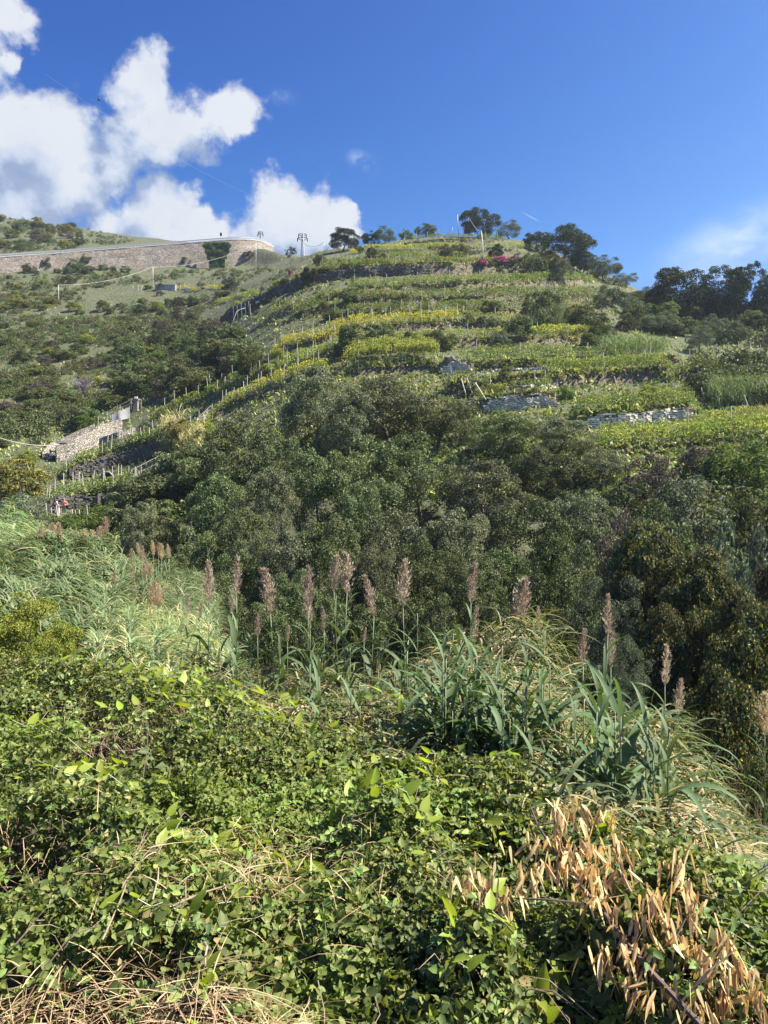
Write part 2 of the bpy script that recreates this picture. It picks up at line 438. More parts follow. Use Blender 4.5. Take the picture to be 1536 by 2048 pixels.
M['dryleaf'] = foliage('hanging_dead_leaf', [(0.0, (0.20, 0.125, 0.06)), (0.5, (0.40, 0.28, 0.145)), (1.0, (0.58, 0.45, 0.25))], 0.3, 0.6, tcol=(1.2, 1.0, 0.7), obj_var=0.3, gain=1.35)
M['drygrass'] = foliage('dead_stalks', [(0.0, (0.16, 0.09, 0.045)), (0.5, (0.32, 0.22, 0.12)), (1.0, (0.50, 0.39, 0.23))], 0.15, 0.7, tcol=(1, .95, .8))
M['flower'] = foliage('magenta_blossom', [(0.0, (0.22, 0.04, 0.12)), (0.6, (0.42, 0.08, 0.26)), (1.0, (0.55, 0.22, 0.40))], 0.3, 0.6, tcol=(1.1, 0.9, 1.0))
M['bark'] = plain('bark', (0.10, 0.08, 0.06), 0.9, 0.4, 9.0, bump=0.6)
M['twig'] = plain('pale_twig', (0.27, 0.20, 0.13), 0.8, 0.35, 20.0)
M['darktwig'] = plain('dark_twig', (0.09, 0.06, 0.045), 0.8, 0.35, 20.0)
M['stem'] = plain('reed_stem', (0.16, 0.19, 0.085), 0.5, 0.25, 12.0)
M['post'] = plain('weathered_post', (0.42, 0.375, 0.31), 0.85, 0.25, 8.0)
M['palepole'] = plain('pale_pole', (0.55, 0.53, 0.48), 0.7, 0.12, 4.0)
M['metal'] = plain('galvanised_metal', (0.38, 0.39, 0.40), 0.5, 0.15, 5.0, metal=0.3)
M['cable'] = plain('cable_sheath', (0.32, 0.32, 0.32), 0.6, 0.1)
M['darkcable'] = plain('dark_cable', (0.05, 0.05, 0.06), 0.6, 0.1)
M['stone'] = plain('pale_dry_stone', (0.44, 0.41, 0.36), 0.9, 0.25, 3.0, bump=0.5, col2=(0.52, 0.49, 0.43))
M['gap'] = plain('wall_core_earth', (0.12, 0.10, 0.075), 0.95, 0.3, 4.0)
M['ridgewall'] = masonry('ridge_masonry', 1.5, [(0.19, 0.155, 0.125), (0.28, 0.235, 0.19), (0.39, 0.335, 0.275), (0.33, 0.25, 0.165)], (0.15, 0.12, 0.095))
M['ruin'] = masonry('ruin_rubble', 2.6, [(0.24, 0.21, 0.17), (0.36, 0.32, 0.26), (0.48, 0.43, 0.36), (0.36, 0.29, 0.20)], (0.12, 0.10, 0.08))
M['concrete'] = plain('weathered_concrete', (0.36, 0.35, 0.33), 0.9, 0.25, 1.5)
M['humus'] = plain('leaf_mould', (0.045, 0.033, 0.022), 0.95, 0.3, 6.0)
M['railwood'] = plain('grey_rail_wood', (0.15, 0.135, 0.115), 0.85, 0.2)
M['dark'] = plain('opening_shade', (0.02, 0.018, 0.016), 0.95, 0.2)
M['sheet'] = plain('grey_netting', (0.30, 0.29, 0.28), 0.8, 0.12, 3.0)
M['rock'] = plain('white_rock', (0.62, 0.61, 0.58), 0.9, 0.12, 2.0, bump=0.5)
M['red'] = plain('red_cloth', (0.55, 0.04, 0.03), 0.8, 0.15)
M['whitecloth'] = plain('white_cloth', (0.72, 0.70, 0.70), 0.8, 0.08)
M['bluecloth'] = plain('navy_cloth', (0.03, 0.04, 0.08), 0.8, 0.15)
M['skin'] = plain('skin', (0.52, 0.32, 0.23), 0.6, 0.08)
M['hair'] = plain('grey_hair', (0.30, 0.27, 0.24), 0.8, 0.2)
M['rust'] = plain('rust_cloth', (0.30, 0.10, 0.05), 0.8, 0.2)

# ------------------------------------------------------------------ terrain: a height field over (direction, depth)
Z = 'z'
cols = {  # photo column -> (depth, height) knots; heights from rays (py) or metres (z)
    -900: [(1.5, Z, -1.75), (2.6, Z, -2.5), (9, Z, -3.8), (18, Z, -5.0), (45, Z, -6), (85, 985), (110, 900), (140, 800), (190, 690), (225, 606), (262, 547), (268, 520), (400, 430), (520, 470)],
    0:     [(1.5, Z, -1.75), (2.6, Z, -2.5), (9, Z, -4.0), (18, Z, -5.0), (45, Z, -6.5), (85, 1020), (105, 925), (128, 850), (180, 712), (232, 608), (271, 547), (277, 517), (400, 432), (520, 470)],
    200:   [(1.5, Z, -1.75), (2.6, Z, -2.5), (9, Z, -4.2), (18, Z, -5.5), (48, Z, -9), (90, 1015), (106, 930), (124, 858), (176, 718), (231, 610), (286, 541), (292, 502), (385, 464), (520, 520)],
    400:   [(1.5, Z, -1.75), (2.6, Z, -2.5), (9, Z, -4.2), (18, Z, -7), (46, Z, -11), (88, 930), (104, 855), (120, 800), (175, 680), (232, 598), (299, 532), (305, 488), (330, 488), (520, 560)],
    530:   [(1.5, Z, -1.75), (2.6, Z, -2.5), (9, Z, -4.2), (18, Z, -7), (42, Z, -12), (86, 890), (102, 790), (122, 705), (150, 613), (200, 560), (306, 532), (316, 492), (340, 500), (520, 600)],
    600:   [(1.5, Z, -1.75), (2.6, Z, -2.5), (9, Z, -4.2), (18, Z, -7), (40, Z, -12), (84, 875), (99, 765), (118, 685), (143, 590), (185, 532), (212, 512), (240, 525), (300, 545), (700, 640)],
    700:   [(1.5, Z, -1.75), (2.6, Z, -2.5), (9, Z, -4.2), (18, Z, -7), (36, Z, -12), (82, 860), (97, 748), (115, 665), (140, 576), (181, 512), (206, 490), (226, 500), (300, 535), (700, 640)],
    900:   [(1.5, Z, -1.75), (2.6, Z, -2.5), (9, Z, -4.2), (18, Z, -7.5), (34, Z, -13), (80, 850), (95, 757), (118, 650), (142, 570), (182, 495), (205, 468), (225, 478), (300, 520), (700, 640)],
    1050:  [(1.5, Z, -1.75), (2.6, Z, -2.5), (9, Z, -4.4), (18, Z, -8), (33, Z, -13), (76, 855), (92, 757), (116, 652), (140, 578), (181, 502), (203, 474), (225, 485), (300, 520), (700, 640)],
    1200:  [(1.5, Z, -1.75), (2.6, Z, -2.5), (9, Z, -5), (18, Z, -8.5), (32, Z, -12), (70, 885), (90, 765), (112, 674), (138, 598), (165, 562), (182, 550), (205, 562), (300, 590), (700, 660)],
    1350:  [(1.5, Z, -1.75), (2.6, Z, -2.5), (9, Z, -6), (18, Z, -8.5), (32, Z, -11), (68, 895), (88, 772), (108, 704), (128, 655), (150, 620), (168, 612), (192, 622), (300, 650), (700, 680)],
    1536:  [(1.5, Z, -1.75), (2.6, Z, -2.6), (9, Z, -6.5), (18, Z, -8.5), (32, Z, -11), (66, 895), (86, 775), (104, 718), (122, 668), (145, 622), (162, 610), (190, 620), (300, 650), (700, 680)],
    2500:  [(1.5, Z, -1.75), (2.6, Z, -2.6), (9, Z, -6.5), (18, Z, -8.5), (32, Z, -11), (66, 895), (86, 775), (104, 718), (122, 668), (145, 622), (162, 610), (190, 620), (300, 650), (700, 680)],
}
ckeys = sorted(cols)
def knot(k):
    if k[1] == Z: return k[0], k[2]
    return k[0], (1024 - k[1]) / F * k[0]
tab = np.array([[knot(k) for k in cols[c]] for c in ckeys])          # (ncol, K, 2)
GX = np.concatenate([np.linspace(-900, -160, 40, endpoint=False), np.arange(-160, 1700, 9.0), np.linspace(1704, 2500, 40)])
GY = np.concatenate([np.arange(1.5, 12, 0.35), np.arange(12, 60, 1.0), np.arange(60, 216, 0.52), np.arange(216, 420, 3.0), np.arange(420, 521, 20.0)])
Yk = np.stack([np.interp(GX, ckeys, tab[:, k, 0]) for k in range(tab.shape[1])], 1)
Zk = np.stack([np.interp(GX, ckeys, tab[:, k, 1]) for k in range(tab.shape[1])], 1)
def gauss_rows(A, sig):
    r = int(sig * 3); kx = np.arange(-r, r + 1); kk = np.exp(-0.5 * (kx / sig) ** 2); kk /= kk.sum()
    Ap = np.pad(A, ((r, r), (0, 0)), mode='edge')
    return sum(kk[i] * Ap[i:i + len(A)] for i in range(2 * r + 1))
Yk = gauss_rows(Yk, 4.0); Zk = gauss_rows(Zk, 4.0)
H = np.stack([np.interp(GY, Yk[i], Zk[i]) for i in range(len(GX))])   # base height (col, depth)
Hs = gauss_rows(H.T, 5.0).T
H = np.where(((GY > 30) & (GY < 212))[None], Hs, H)
Xw = (GX[:, None] - 768) / F * GY[None]
Yw = np.broadcast_to(GY[None], Xw.shape)
amp = np.clip((GY - 60) / 80, 0, 1)[None] * 0.9
H = H + (fbm(Xw / 9, Yw / 9, 3) - 0.5) * 2 * amp

# terraces: photo lines of each riser foot
TERR = {
    'a': [(800, 490), (900, 486), (1020, 487)],
    'b': [(700, 508), (860, 505), (1085, 502)],
    'c': [(620, 535), (760, 525), (860, 524), (1070, 528)],
    'd': [(440, 645), (470, 627), (520, 605), (600, 573), (700, 556), (860, 549), (1080, 549), (1130, 552)],
    'e': [(520, 650), (580, 625), (640, 607), (700, 594), (830, 584), (1000, 580), (1190, 569)],
    'f': [(560, 650), (640, 627), (720, 613), (900, 608), (1100, 604), (1235, 602)],
    'g': [(640, 648), (700, 638), (900, 633), (1050, 628), (1220, 616)],
    'h': [(540, 715), (600, 702), (690, 672), (800, 666), (920, 658), (1050, 662)],
    'i': [(620, 712), (700, 702), (930, 694), (1100, 689), (1210, 690)],
    'j': [(680, 752), (880, 748), (960, 745), (1110, 739), (1380, 731)],
    'k': [(880, 792), (960, 795), (1100, 778), (1200, 772), (1380, 764)],
    'l': [(940, 826), (1020, 822), (1120, 812)],
    'm': [(1130, 868), (1250, 857), (1370, 842), (1400, 838)],
    'n': [(1180, 912), (1350, 902), (1560, 890)],
    'o': [(1340, 765), (1420, 756), (1560, 750)],
    'p': [(300, 848), (380, 820), (430, 798), (500, 768), (560, 748), (640, 724), (690, 712)],
    'q': [(400, 878), (420, 850), (470, 820), (520, 795), (600, 765), (660, 748)],
    'r': [(120, 972), (200, 948), (260, 925), (330, 905), (420, 885)],
    's': [(85, 1030), (180, 1016), (250, 1000), (340, 982)],
    't': [(-40, 622), (60, 620), (118, 616)], 'u': [(-40, 606), (60, 604), (125, 600)], 'v': [(-40, 590), (60, 588), (130, 586)],
    'w': [(290, 590), (350, 586), (450, 584)],
}
RISE = dict(a=1.2, b=1.0, c=1.0, d=2.6, e=1.5, f=1.3, g=1.1, h=1.5, i=1.2, j=1.5, k=2.0, l=1.9, m=2.0, n=0.8, o=1.6, p=1.2, q=1.2, r=2.6, s=1.7, t=0.8, u=0.8, v=0.8, w=1.2)
def first_y(i, py, ymin=55.0):
    pyv = 1024 - F * H[i] / GY
    ok = np.where((GY > ymin) & (pyv <= py))[0]
    return GY[ok[0]] if len(ok) else None
Hb = H.copy()
for i, gx in enumerate(GX):
    ys = []
    for k, ln in TERR.items():
        xs = [p[0] for p in ln]
        if gx < xs[0] or gx > xs[-1]: continue
        y = first_y(i, np.interp(gx, xs, [p[1] for p in ln]), 160.0 if k in 'tuvw' else 55.0)
        if y is None: continue
        fade = min(1.0, (gx - xs[0]) / 25, (xs[-1] - gx) / 25)
        ys.append((y, max(0.0, fade), RISE[k]))
    ys.sort()
    for j, (y, fd, rise) in enumerate(ys):
        zb = np.interp(y, GY, Hb[i])
        ynext = ys[j + 1][0] if j + 1 < len(ys) else y + 9
        ynext = min(ynext, y + 9)
        if ynext - y < 1.0: continue
        zn = np.interp(ynext, GY, Hb[i])
        r = min(rise, 0.85 * max(zn - zb, 0)) * fd
        m = (GY > y) & (GY < ynext)
        t = (GY[m] - y)
        top = zb + r
        step = np.where(t < 0.55, zb + r * t / 0.55, top + (zn - top) * np.clip((t - 0.55) / max(ynext - y - 0.55, .1), 0, 1))
        H[i, m] = Hb[i, m] * (1 - fd) + step * fd
keep = gauss_rows(H, 0.7)
H = np.where((GY > 55)[None], keep, H)

def cell(px, Y):
    px = np.asarray(px, float); Y = np.asarray(Y, float)
    i = np.clip(np.searchsorted(GX, px) - 1, 0, len(GX) - 2); j = np.clip(np.searchsorted(GY, Y) - 1, 0, len(GY) - 2)
    u = np.clip((px - GX[i]) / (GX[i + 1] - GX[i]), 0, 1); v = np.clip((Y - GY[j]) / (GY[j + 1] - GY[j]), 0, 1)
    return H[i, j] * (1 - u) * (1 - v) + H[i + 1, j] * u * (1 - v) + H[i, j + 1] * (1 - u) * v + H[i + 1, j + 1] * u * v
def gz(X, Y):
    X = np.asarray(X, float); Y = np.asarray(Y, float)
    return cell(768 + F * X / np.maximum(Y, 0.5), Y)
PYV = 1024 - F * H / GY[None]
def hit(px, py, ymin=55.0):
    """where the ray through the photo point meets the ground"""
    i = int(np.clip(np.searchsorted(GX, px), 0, len(GX) - 1))
    ok = np.where((GY > ymin) & (PYV[i] <= py))[0]
    if not len(ok): return None
    Y = GY[ok[0]]
    return np.array([(px - 768) / F * Y, Y, float(cell(px, Y))])
def on(px, Y):
    X = (px - 768) / F * Y
    return np.array([X, Y, float(cell(px, Y))])

nx, ny = len(GX), len(GY)
Vt = np.stack([Xw, Yw, H], -1).reshape(-1, 3)
ii, jj = np.meshgrid(np.arange(nx - 1), np.arange(ny - 1), indexing='ij')
a = ii * ny + jj
Q = np.stack([a, a + ny, a + ny + 1, a + 1], -1).reshape(-1, 4)
tag(link('terraced_hill', make_mesh('terraced_hill', Vt, Q, M['ground'], True)), 'terraced vineyard hill rising beyond the gully', kind='structure')
# ground sheet under everything, out to the horizon, and the lane the photographer stands on
tag(link('valley_ground', make_mesh('valley_ground', [(-640, -120, -17), (640, -120, -17), (640, 535, -17), (-640, 535, -17)], [(0, 1, 2, 3)], M['ground'])), 'low valley ground reaching the horizon', kind='structure')
lane = Bag(); lane.box((0, -6.3, -1.9), 90, 15.4, 0.3)
tag(link('lane', lane.mesh('lane', plain('lane_asphalt', (0.06, 0.06, 0.06), 0.9, 0.3))), 'lane edge behind the bramble bank', kind='structure')

# ------------------------------------------------------------------ tree and shrub meshes (shared)
def crown_mesh(name, mat, seed, nblob, nleaf, leaf, blob_r=(0.09, 0.15), zlo=0.14, zhi=1.0, flat=1.0, aspect=0.55, six=False, airy=0.0):
    rg = np.random.default_rng(seed)
    # blob centres through a dome 1 wide, 1 tall
    c = []
    while len(c) < nblob:
        d = unit(rg.normal(size=3)[None])[0]
        rr = rg.uniform(0.72, 1.0) if rg.random() < 0.8 else rg.uniform(0.2, 0.7)
        wob = 0.80 + 0.28 * vnoise(d[0] * 2.2 + 5, d[1] * 2.2 + d[2] * 3, seed)
        p = d * rr * wob
        if d[2] < 0:
            hd_ = d[:2] / max(np.linalg.norm(d[:2]), 1e-6); p[:2] = hd_ * rr * wob * (1.0 - .3 * abs(d[2]))
        q = np.array([p[0] * 0.47, p[1] * 0.47, 0.5 * (zlo + zhi) + p[2] * 0.5 * (zhi - zlo) * 0.86 * flat])
        if q[2] < zlo: continue
        c.append(q)
    c = np.array(c); r = rg.uniform(*blob_r, nblob)
    wgt = r ** 2; wgt /= wgt.sum()
    b = rg.choice(nblob, nleaf, p=wgt)
    d = unit(rg.normal(size=(nleaf, 3)) + np.array([0, 0, 0.45]) + unit(c[b] - np.array([0, 0, 0.4])) * 0.7)
    pos = c[b] + d * (r[b] * (rg.uniform(0.35, 1.0, nleaf) ** 0.6 if airy == 0 else rg.uniform(0.1, 1.2, nleaf)))[:, None] * np.array([1, 1, 0.85])
    nrm = d + rg.normal(size=(nleaf, 3)) * 0.34
    L = leaf * rg.uniform(0.65, 1.35, nleaf)
    fn = leaf6 if six else leaf2
    V, T = fn(pos, nrm, L, L * aspect, rg)
    # woody twigs reach into the crown as fine triangles
    return make_mesh(name, V, T, mat)

def trunk_mesh(name, seed, h=0.6, r=0.03, nlimb=6):
    rg = np.random.default_rng(seed); b = Bag()
    t = np.linspace(0, 1, 7)
    ax = np.stack([0.05 * np.sin(t * 3 + seed), 0.05 * np.cos(t * 2.3 + seed) - 0.05 * cos(seed), t * h], 1)
    ax[0, 2] = -0.05
    b.tube(ax, r * (1.25 - 0.8 * t), 7)
    for k in range(nlimb):
        s = ax[rg.integers(2, 6)]; an = rg.uniform(0, 2 * pi); l = rg.uniform(0.12, 0.24)
        e = s + np.array([cos(an) * l * 0.8, sin(an) * l * 0.8, l * 0.6])
        mid = (s + e) / 2 + np.array([0, 0, 0.04])
        b.tube([s, mid, e], [r * 0.5, r * 0.35, r * 0.12], 5)
    return b.mesh(name, M['bark'], smooth=True)

OAK = [crown_mesh('oak_crown', M['oak'], 10 + k, 64, 15000, 0.026, blob_r=(.07, .165), zlo=0.08) for k in range(4)]
OAKG = [crown_mesh('oak_crown', M['oakgrey'], 16 + k, 70, 15000, 0.026, blob_r=(.07, .16), zlo=0.06) for k in range(3)]
DARK = [crown_mesh('evergreen_crown', M['darkoak'], 30 + k, 75, 11000, 0.034, zlo=0.04) for k in range(3)]
CREEP = [crown_mesh('creeper_crown', M['creeper'], 40 + k, 90, 17000, 0.028, zlo=0.03, aspect=0.75) for k in range(3)]
OLIVE = [crown_mesh('olive_crown', M['olive'], 50 + k, 60, 12000, 0.028, aspect=0.32) for k in range(2)]
AIRY = [crown_mesh('airy_crown', M['darkoak'], 60, 34, 2600, 0.038, blob_r=(0.07, 0.11), zlo=0.4)]
def shrubset(mk, seed, n=3, nl=3600, leaf=0.06, asp=0.5):
    return [crown_mesh('shrub_foliage', M[mk], seed + i, 34, nl, leaf, blob_r=(0.13, 0.2), zlo=-0.05, aspect=asp) for i in range(n)]
SHR = dict(maquis=shrubset('maquis', 70), heather=shrubset('heather', 80, asp=0.3), green=shrubset('green', 90), lime=shrubset('lime', 95, 2), oak=shrubset('oak', 100), olive=shrubset('olive', 110, 2, asp=.35), yellowleaf=shrubset('yellowleaf', 115, 2), dark=shrubset('darkoak', 118, 2))
NEARSHR = dict(lime=[crown_mesh('shrub_foliage', M['lime'], 120, 70, 13000, 0.028, zlo=-0.05, aspect=0.5)],
               green=[crown_mesh('shrub_foliage', M['smilax'], 121, 30, 5000, 0.045, zlo=-0.05, aspect=0.6)],
               olive=[crown_mesh('shrub_foliage', M['olive'], 122, 70, 12000, 0.036, zlo=-0.03, aspect=0.28)],
               yellowleaf=[crown_mesh('shrub_foliage', M['yellowleaf'], 123, 60, 12000, 0.03, zlo=-0.03, aspect=0.5)])
TRUNK = [trunk_mesh('trunk', s, 0.7, 0.028) for s in range(4)]
STEMS = [trunk_mesh('stem', 20 + s, 0.6, 0.03, 4) for s in range(2)]

def tree(name, px, top, wpx, Y, crowns, label, cat, group=None, base_up=0.0, wide=1.0, trunk=True):
    g0 = on(px, Y); ztop = (1024 - top) / F * Y
    h = max(ztop - g0[2], 1.2); wd = wpx / F * Y
    # thick-woodland trees: crown keeps the width seen, trunk makes up the height
    e = empty(name, tuple(g0), label, cat, group, rz=random.uniform(0, 6.28)); e['top_height'] = float(h)
    ch = min(h * 1.05, wd * (1.9 if name != 'holm_oak' else 1.45))
    c = link('crown', random.choice(crowns), e, (0, 0, h - ch), (0, 0, 0), (wd, wd * wide, ch))
    if trunk:
        link('trunk', random.choice(TRUNK), e, (0, 0, 0), (0, 0, 0), (wd * .8, wd * .8, (h - ch * 0.45) / 0.84))
    return e

def shrub(name, pos, wd, h, kind, label, group=None, lib=SHR, cat='shrub', stem=True):
    e = empty(name, (pos[0], pos[1], pos[2] - 0.05), label, cat, group, rz=random.uniform(0, 6.28))
    link('foliage', random.choice(lib[kind]), e, (0, 0, 0), (0, 0, 0), (wd, wd * random.uniform(.85, 1.15), h))
    if stem: link('stem', random.choice(STEMS), e, (0, 0, 0), (0, 0, 0), (wd * .6, wd * .6, h))
    return e

# ---- holm oaks filling the gully
OAKS = [
    (630, 722, 175, 80), (775, 742, 195, 78), (700, 770, 170, 74), (480, 832, 175, 68), (560, 870, 140, 62), (880, 790, 170, 74), (1000, 822, 180, 70), (1120, 832, 150, 68),
    (1195, 890, 120, 62), (1090, 885, 190, 60), (970, 910, 190, 56), (840, 868, 200, 60), (735, 880, 200, 58), (640, 890, 160, 58), (545, 930, 130, 54), (440, 940, 140, 55),
    (490, 1010, 120, 46), (660, 1025, 150, 42), (790, 1000, 200, 46), (920, 1010, 170, 45), (1060, 985, 190, 48), (1170, 975, 170, 48), (570, 1050, 150, 40), (835, 1070, 140, 36),
    (750, 1085, 130, 34), (670, 1120, 130, 34), (590, 1135, 130, 33), (480, 1105, 150, 40), (960, 1150, 120, 31), (905, 1100, 120, 34), (1010, 1090, 140, 35), (400, 1050, 150, 48),
    (330, 1040, 140, 55), (285, 995, 110, 64), (860, 1180, 140, 28), (760, 1190, 160, 28), (650, 1200, 160, 28), (540, 1190, 160, 29), (440, 1175, 150, 31), (350, 1110, 130, 42), (1090, 1110, 130, 32), (865, 1030, 130, 44), (720, 970, 120, 48),
]
special = {0: 'tallest round oak crown at the back, below the bright pergola', 3: 'grey-green oak at the edge of the stake-lined vine slope', 8: 'oak beside the pale dry-stone wall and lime vines',
           28: 'small isolated light crown low in the dark gully behind the tall reeds'}
for i, (px, top, wd, Y) in enumerate(OAKS):
    tree('holm_oak', px, top, wd * random.uniform(.84, 1.0), Y, OAKG if random.random() < (.65 if px > 840 else .3) and 700 < top < 1100 else OAK, special.get(i, 'dense olive-green holm oak crowded among others in the shaded gully'), 'oak tree',
         None if i in special else 'holm oaks filling the gully', wide=random.uniform(.9, 1.1))

# ---- creeper-hung trees and bushes on the near side of the gully
for px, top, wd, Y, kind, lab in [
    (1130, 1055, 150, 27, 'oak', 'leafy green tree between the gully oaks and the yellow-leaved creeper'),
    (1290, 1025, 170, 22, 'creep', 'tall creeper-covered tree with yellow leaves along its top'),
    (1395, 1075, 170, 20, 'creep', 'creeper-covered tree with yellow and rust leaves over its crown'),
    (1490, 1170, 190, 17, 'creep', 'rust-brown creeper mass at the picture edge'),
    (1335, 1190, 170, 18, 'creep', 'dark creeper tangle behind the lone tall reed'),
    (1220, 1135, 150, 21, 'olive', 'grey-green oleander-like tree beside the yellow creeper'),
    (1450, 1330, 190, 14.5, 'creep', 'speckled creeper mound under the rust-brown creeper'),
    (1520, 1500, 190, 12.5, 'creep', 'low dark creeper bank beside the arching dry reeds'),
    (1192, 1335, 110, 15.5, 'creep', 'low dark creeper mound behind the reed with the V-shaped panicle'),
    (1110, 1200, 120, 25, 'oak', 'dark bushy tree behind the highest reed clump'),
    (1560, 1420, 150, 15, 'creep', 'shaded creeper wall cut by the picture edge'),
    (1590, 1080, 160, 24, 'creep', 'tall dim creeper tree cut by the picture edge'),
]:
    tree('creeper_tree' if kind == 'creep' else 'leafy_tree', px, top, wd, Y, dict(creep=CREEP, oak=OAK, olive=OLIVE)[kind], lab, 'tree')
tree('willowy_shrub', 1245, 1255, 110, 15.5, OLIVE, 'pale grey-green narrow-leaved shrub against the dark creeper', 'shrub')
for px, top, wd, Y, kind, lab in [
    (1300, 900, 130, 55, 'heather', 'brown twiggy bush below the lime vines'), (1385, 945, 160, 48, 'olive', 'broad grey-olive bush under the brown bush'),
    (1480, 880, 130, 57, 'green', 'green bramble-covered bush below the vines by the picture edge'), (1510, 950, 150, 46, 'maquis', 'dull green bush beside the grey-olive bush'),
    (1250, 950, 110, 52, 'oak', 'dark rounded bush touching the last gully oak'), (1440, 1010, 140, 37, 'olive', 'pale grey bush behind the yellow-topped creeper'),
    (1525, 1035, 120, 33, 'olive', 'ash-grey bush at the picture edge above the creeper'), (1400, 890, 100, 60, 'heather', 'small dark twiggy bush just under the lime vine rows'),
    (1240, 1010, 110, 42, 'heather', 'reddish-brown bush among the gully oaks'), (1320, 1000, 130, 42, 'oak', 'olive bush behind the creeper tree'),
]:
    g0 = on(px, Y); zt = (1024 - top) / F * Y
    shrub('bush', g0, wd / F * Y, max(zt - g0[2], 2), kind, lab, cat='bush')

# ---- trees on the skyline and the shaded hill shoulder
SK = [
    (962, 415, 84, 203, 'dark', 'dark round evergreen on the hilltop beside the masts'), (1016, 442, 64, 201, 'olive', 'pale rounded tree next to the dark hilltop evergreen'),
    (1132, 446, 118, 172, 'dark', 'largest tree on the shoulder, broad dark crown against the sky'), (1072, 463, 58, 188, 'dark', 'small tree leaning on the largest shoulder tree'),
    (1207, 510, 72, 167, 'oak', 'grey-green tree a step below the largest shoulder tree'), (1165, 500, 56, 170, 'dark', 'slim dark tree under the largest shoulder tree'),
    (688, 455, 64, 201, 'dark', 'pointed dark tree where the hill meets the cloud'), (770, 455, 48, 204, 'oak', 'low bushy tree on the hilltop above yellow vines'),
    (740, 463, 34, 205, 'dark', 'small bush-like tree on the hilltop by the cloud edge'), (852, 449, 46, 206, 'oak', 'low round tree on the hilltop skyline'),
    (812, 458, 30, 206, 'green', 'tiny skyline tree between two low round trees'), (582, 492, 26, 208, 'airy', 'thin see-through sapling below the bigger pylon'),
    (1250, 545, 60, 166, 'olive', 'grey tree in the dip of the skyline'), (1300, 575, 90, 140, 'oak', 'green tree in the skyline dip beside the dark wood'),
    (1362, 533, 130, 134, 'dark', 'first tall tree of the shaded wood'), (1440, 530, 110, 133, 'dark', 'pointed tall tree in the middle of the shaded wood'),
    (1500, 524, 100, 130, 'airy', 'open-crowned tree showing sky through its branches'), (1550, 545, 100, 132, 'dark', 'shaded tree cut by the picture edge'),
    (1340, 600, 110, 140, 'dark', 'shaded tree below the first tall wood tree'), (1410, 590, 110, 140, 'dark', 'shaded tree under the pointed tall tree'), (1480, 600, 110, 138, 'dark', 'shaded tree under the open-crowned tree'),
    (1530, 630, 110, 128, 'dark', 'dim low tree above the fenced vine posts'), (1275, 585, 80, 150, 'oak', 'rounded olive tree at the end of the vine terraces'), (1330, 655, 80, 122, 'dark', 'dark tree above the reed patch'),
    (1400, 648, 62, 108, 'olive', 'silvery olive tree by the bare earth bank'), (1455, 660, 90, 122, 'dark', 'dark tree over the bare earth bank'), (1250, 615, 70, 140, 'oak', 'bush-like oak under the skyline dip'),
]
for px, top, wd, Y, kind, lab in SK:
    tree('skyline_tree', px, top, wd, Y, dict(dark=DARK, oak=OAK, olive=OLIVE, airy=AIRY, green=SHR['green'])[kind], lab, 'tree', wide=1.0)

# ---- bushes one can point at on the vine hill
BU = [
    (705, 662, 75, 'oak', 'dark round bush heading the line of bushes under the yellow vines'), (765, 664, 66, 'oak', 'second dark bush in the line under the yellow vines'), (828, 668, 44, 'oak', 'small bush in the line under the yellow vines'),
    (880, 660, 66, 'maquis', 'light bush ending the line under the yellow vines'), (1033, 650, 62, 'oak', 'dark bush standing in yellow-green vines'), (1000, 668, 50, 'olive', 'grey bush crouched in front of the dark bush in the vines'),
    (1178, 672, 42, 'green', 'round clipped-looking green bush above a dry bank'), (1205, 660, 50, 'maquis', 'tan-green bush next to the round green bush'),
    (1085, 598, 80, 'oak', 'dark half of the big clump between two vine terraces'), (1160, 612, 60, 'maquis', 'loose bush at the far end of a vine terrace'), (1190, 630, 60, 'oak', 'bush overhanging the end of a dry bank'),
    (990, 498, 34, 'dark', 'bush by the hilltop terrace above the pink blossom'), (925, 492, 36, 'maquis', 'bush beside the white pole'), (895, 495, 34, 'oak', 'round bush on the second terrace from the top'),
    (1065, 520, 60, 'oak', 'bush next to the pink blossom'), (1110, 520, 54, 'maquis', 'bush between the pink blossom and the largest shoulder tree'), (1125, 535, 46, 'olive', 'grey bush under the largest shoulder tree'),
    (1225, 575, 70, 'olive', 'pale shrub at the end of the upper terraces'), (1010, 765, 30, 'maquis', 'narrow bush against the dry-stone patch'), (1130, 775, 40, 'green', 'fluffy green bush on the end of the dry-stone wall'),
    (750, 500, 44, 'oak', 'bush on the yellowing second terrace'), (640, 510, 30, 'maquis', 'small bush on the sloping skyline'), (620, 540, 40, 'dark', 'dark bush beside the single pink flower clump'), (460, 560, 36, 'dark', 'dark bush at the start of the long shaded bank'),
    (300, 838, 44, 'olive', 'grey bush between the two rows of stakes'), (362, 850, 80, 'yellowleaf', 'straw-coloured tall bush on the staked slope'), (172, 838, 50, 'green', 'bright green round bush behind the ruined wall'),
    (55, 910, 40, 'lime', 'yellow-green bush beside the ruined house'), (45, 935, 110, 'yellowleaf', 'thin yellow-brown bush in front of the ruined house'), (410, 850, 50, 'lime', 'lime bush at the foot of the handrail'),
    (270, 985, 60, 'maquis', 'dark green bush at the end of the lowest vine row'), (345, 945, 40, 'heather', 'brown brushwood under the straw-coloured bush'), (205, 1048, 60, 'green', 'green bush below the people'), (140, 1046, 40, 'green', 'green bush in front of the two people'),
    (390, 930, 60, 'maquis', 'bush below the straw-coloured tall bush'), (1390, 755, 50, 'maquis', 'dark bush at the foot of the earth bank'), (1300, 780, 40, 'lime', 'yellowing bush on the brown bank'),
    (505, 715, 60, 'maquis', 'green bush where the yellow vines begin'), (560, 700, 40, 'lime', 'light bush at the lower end of the yellow vines'),
]
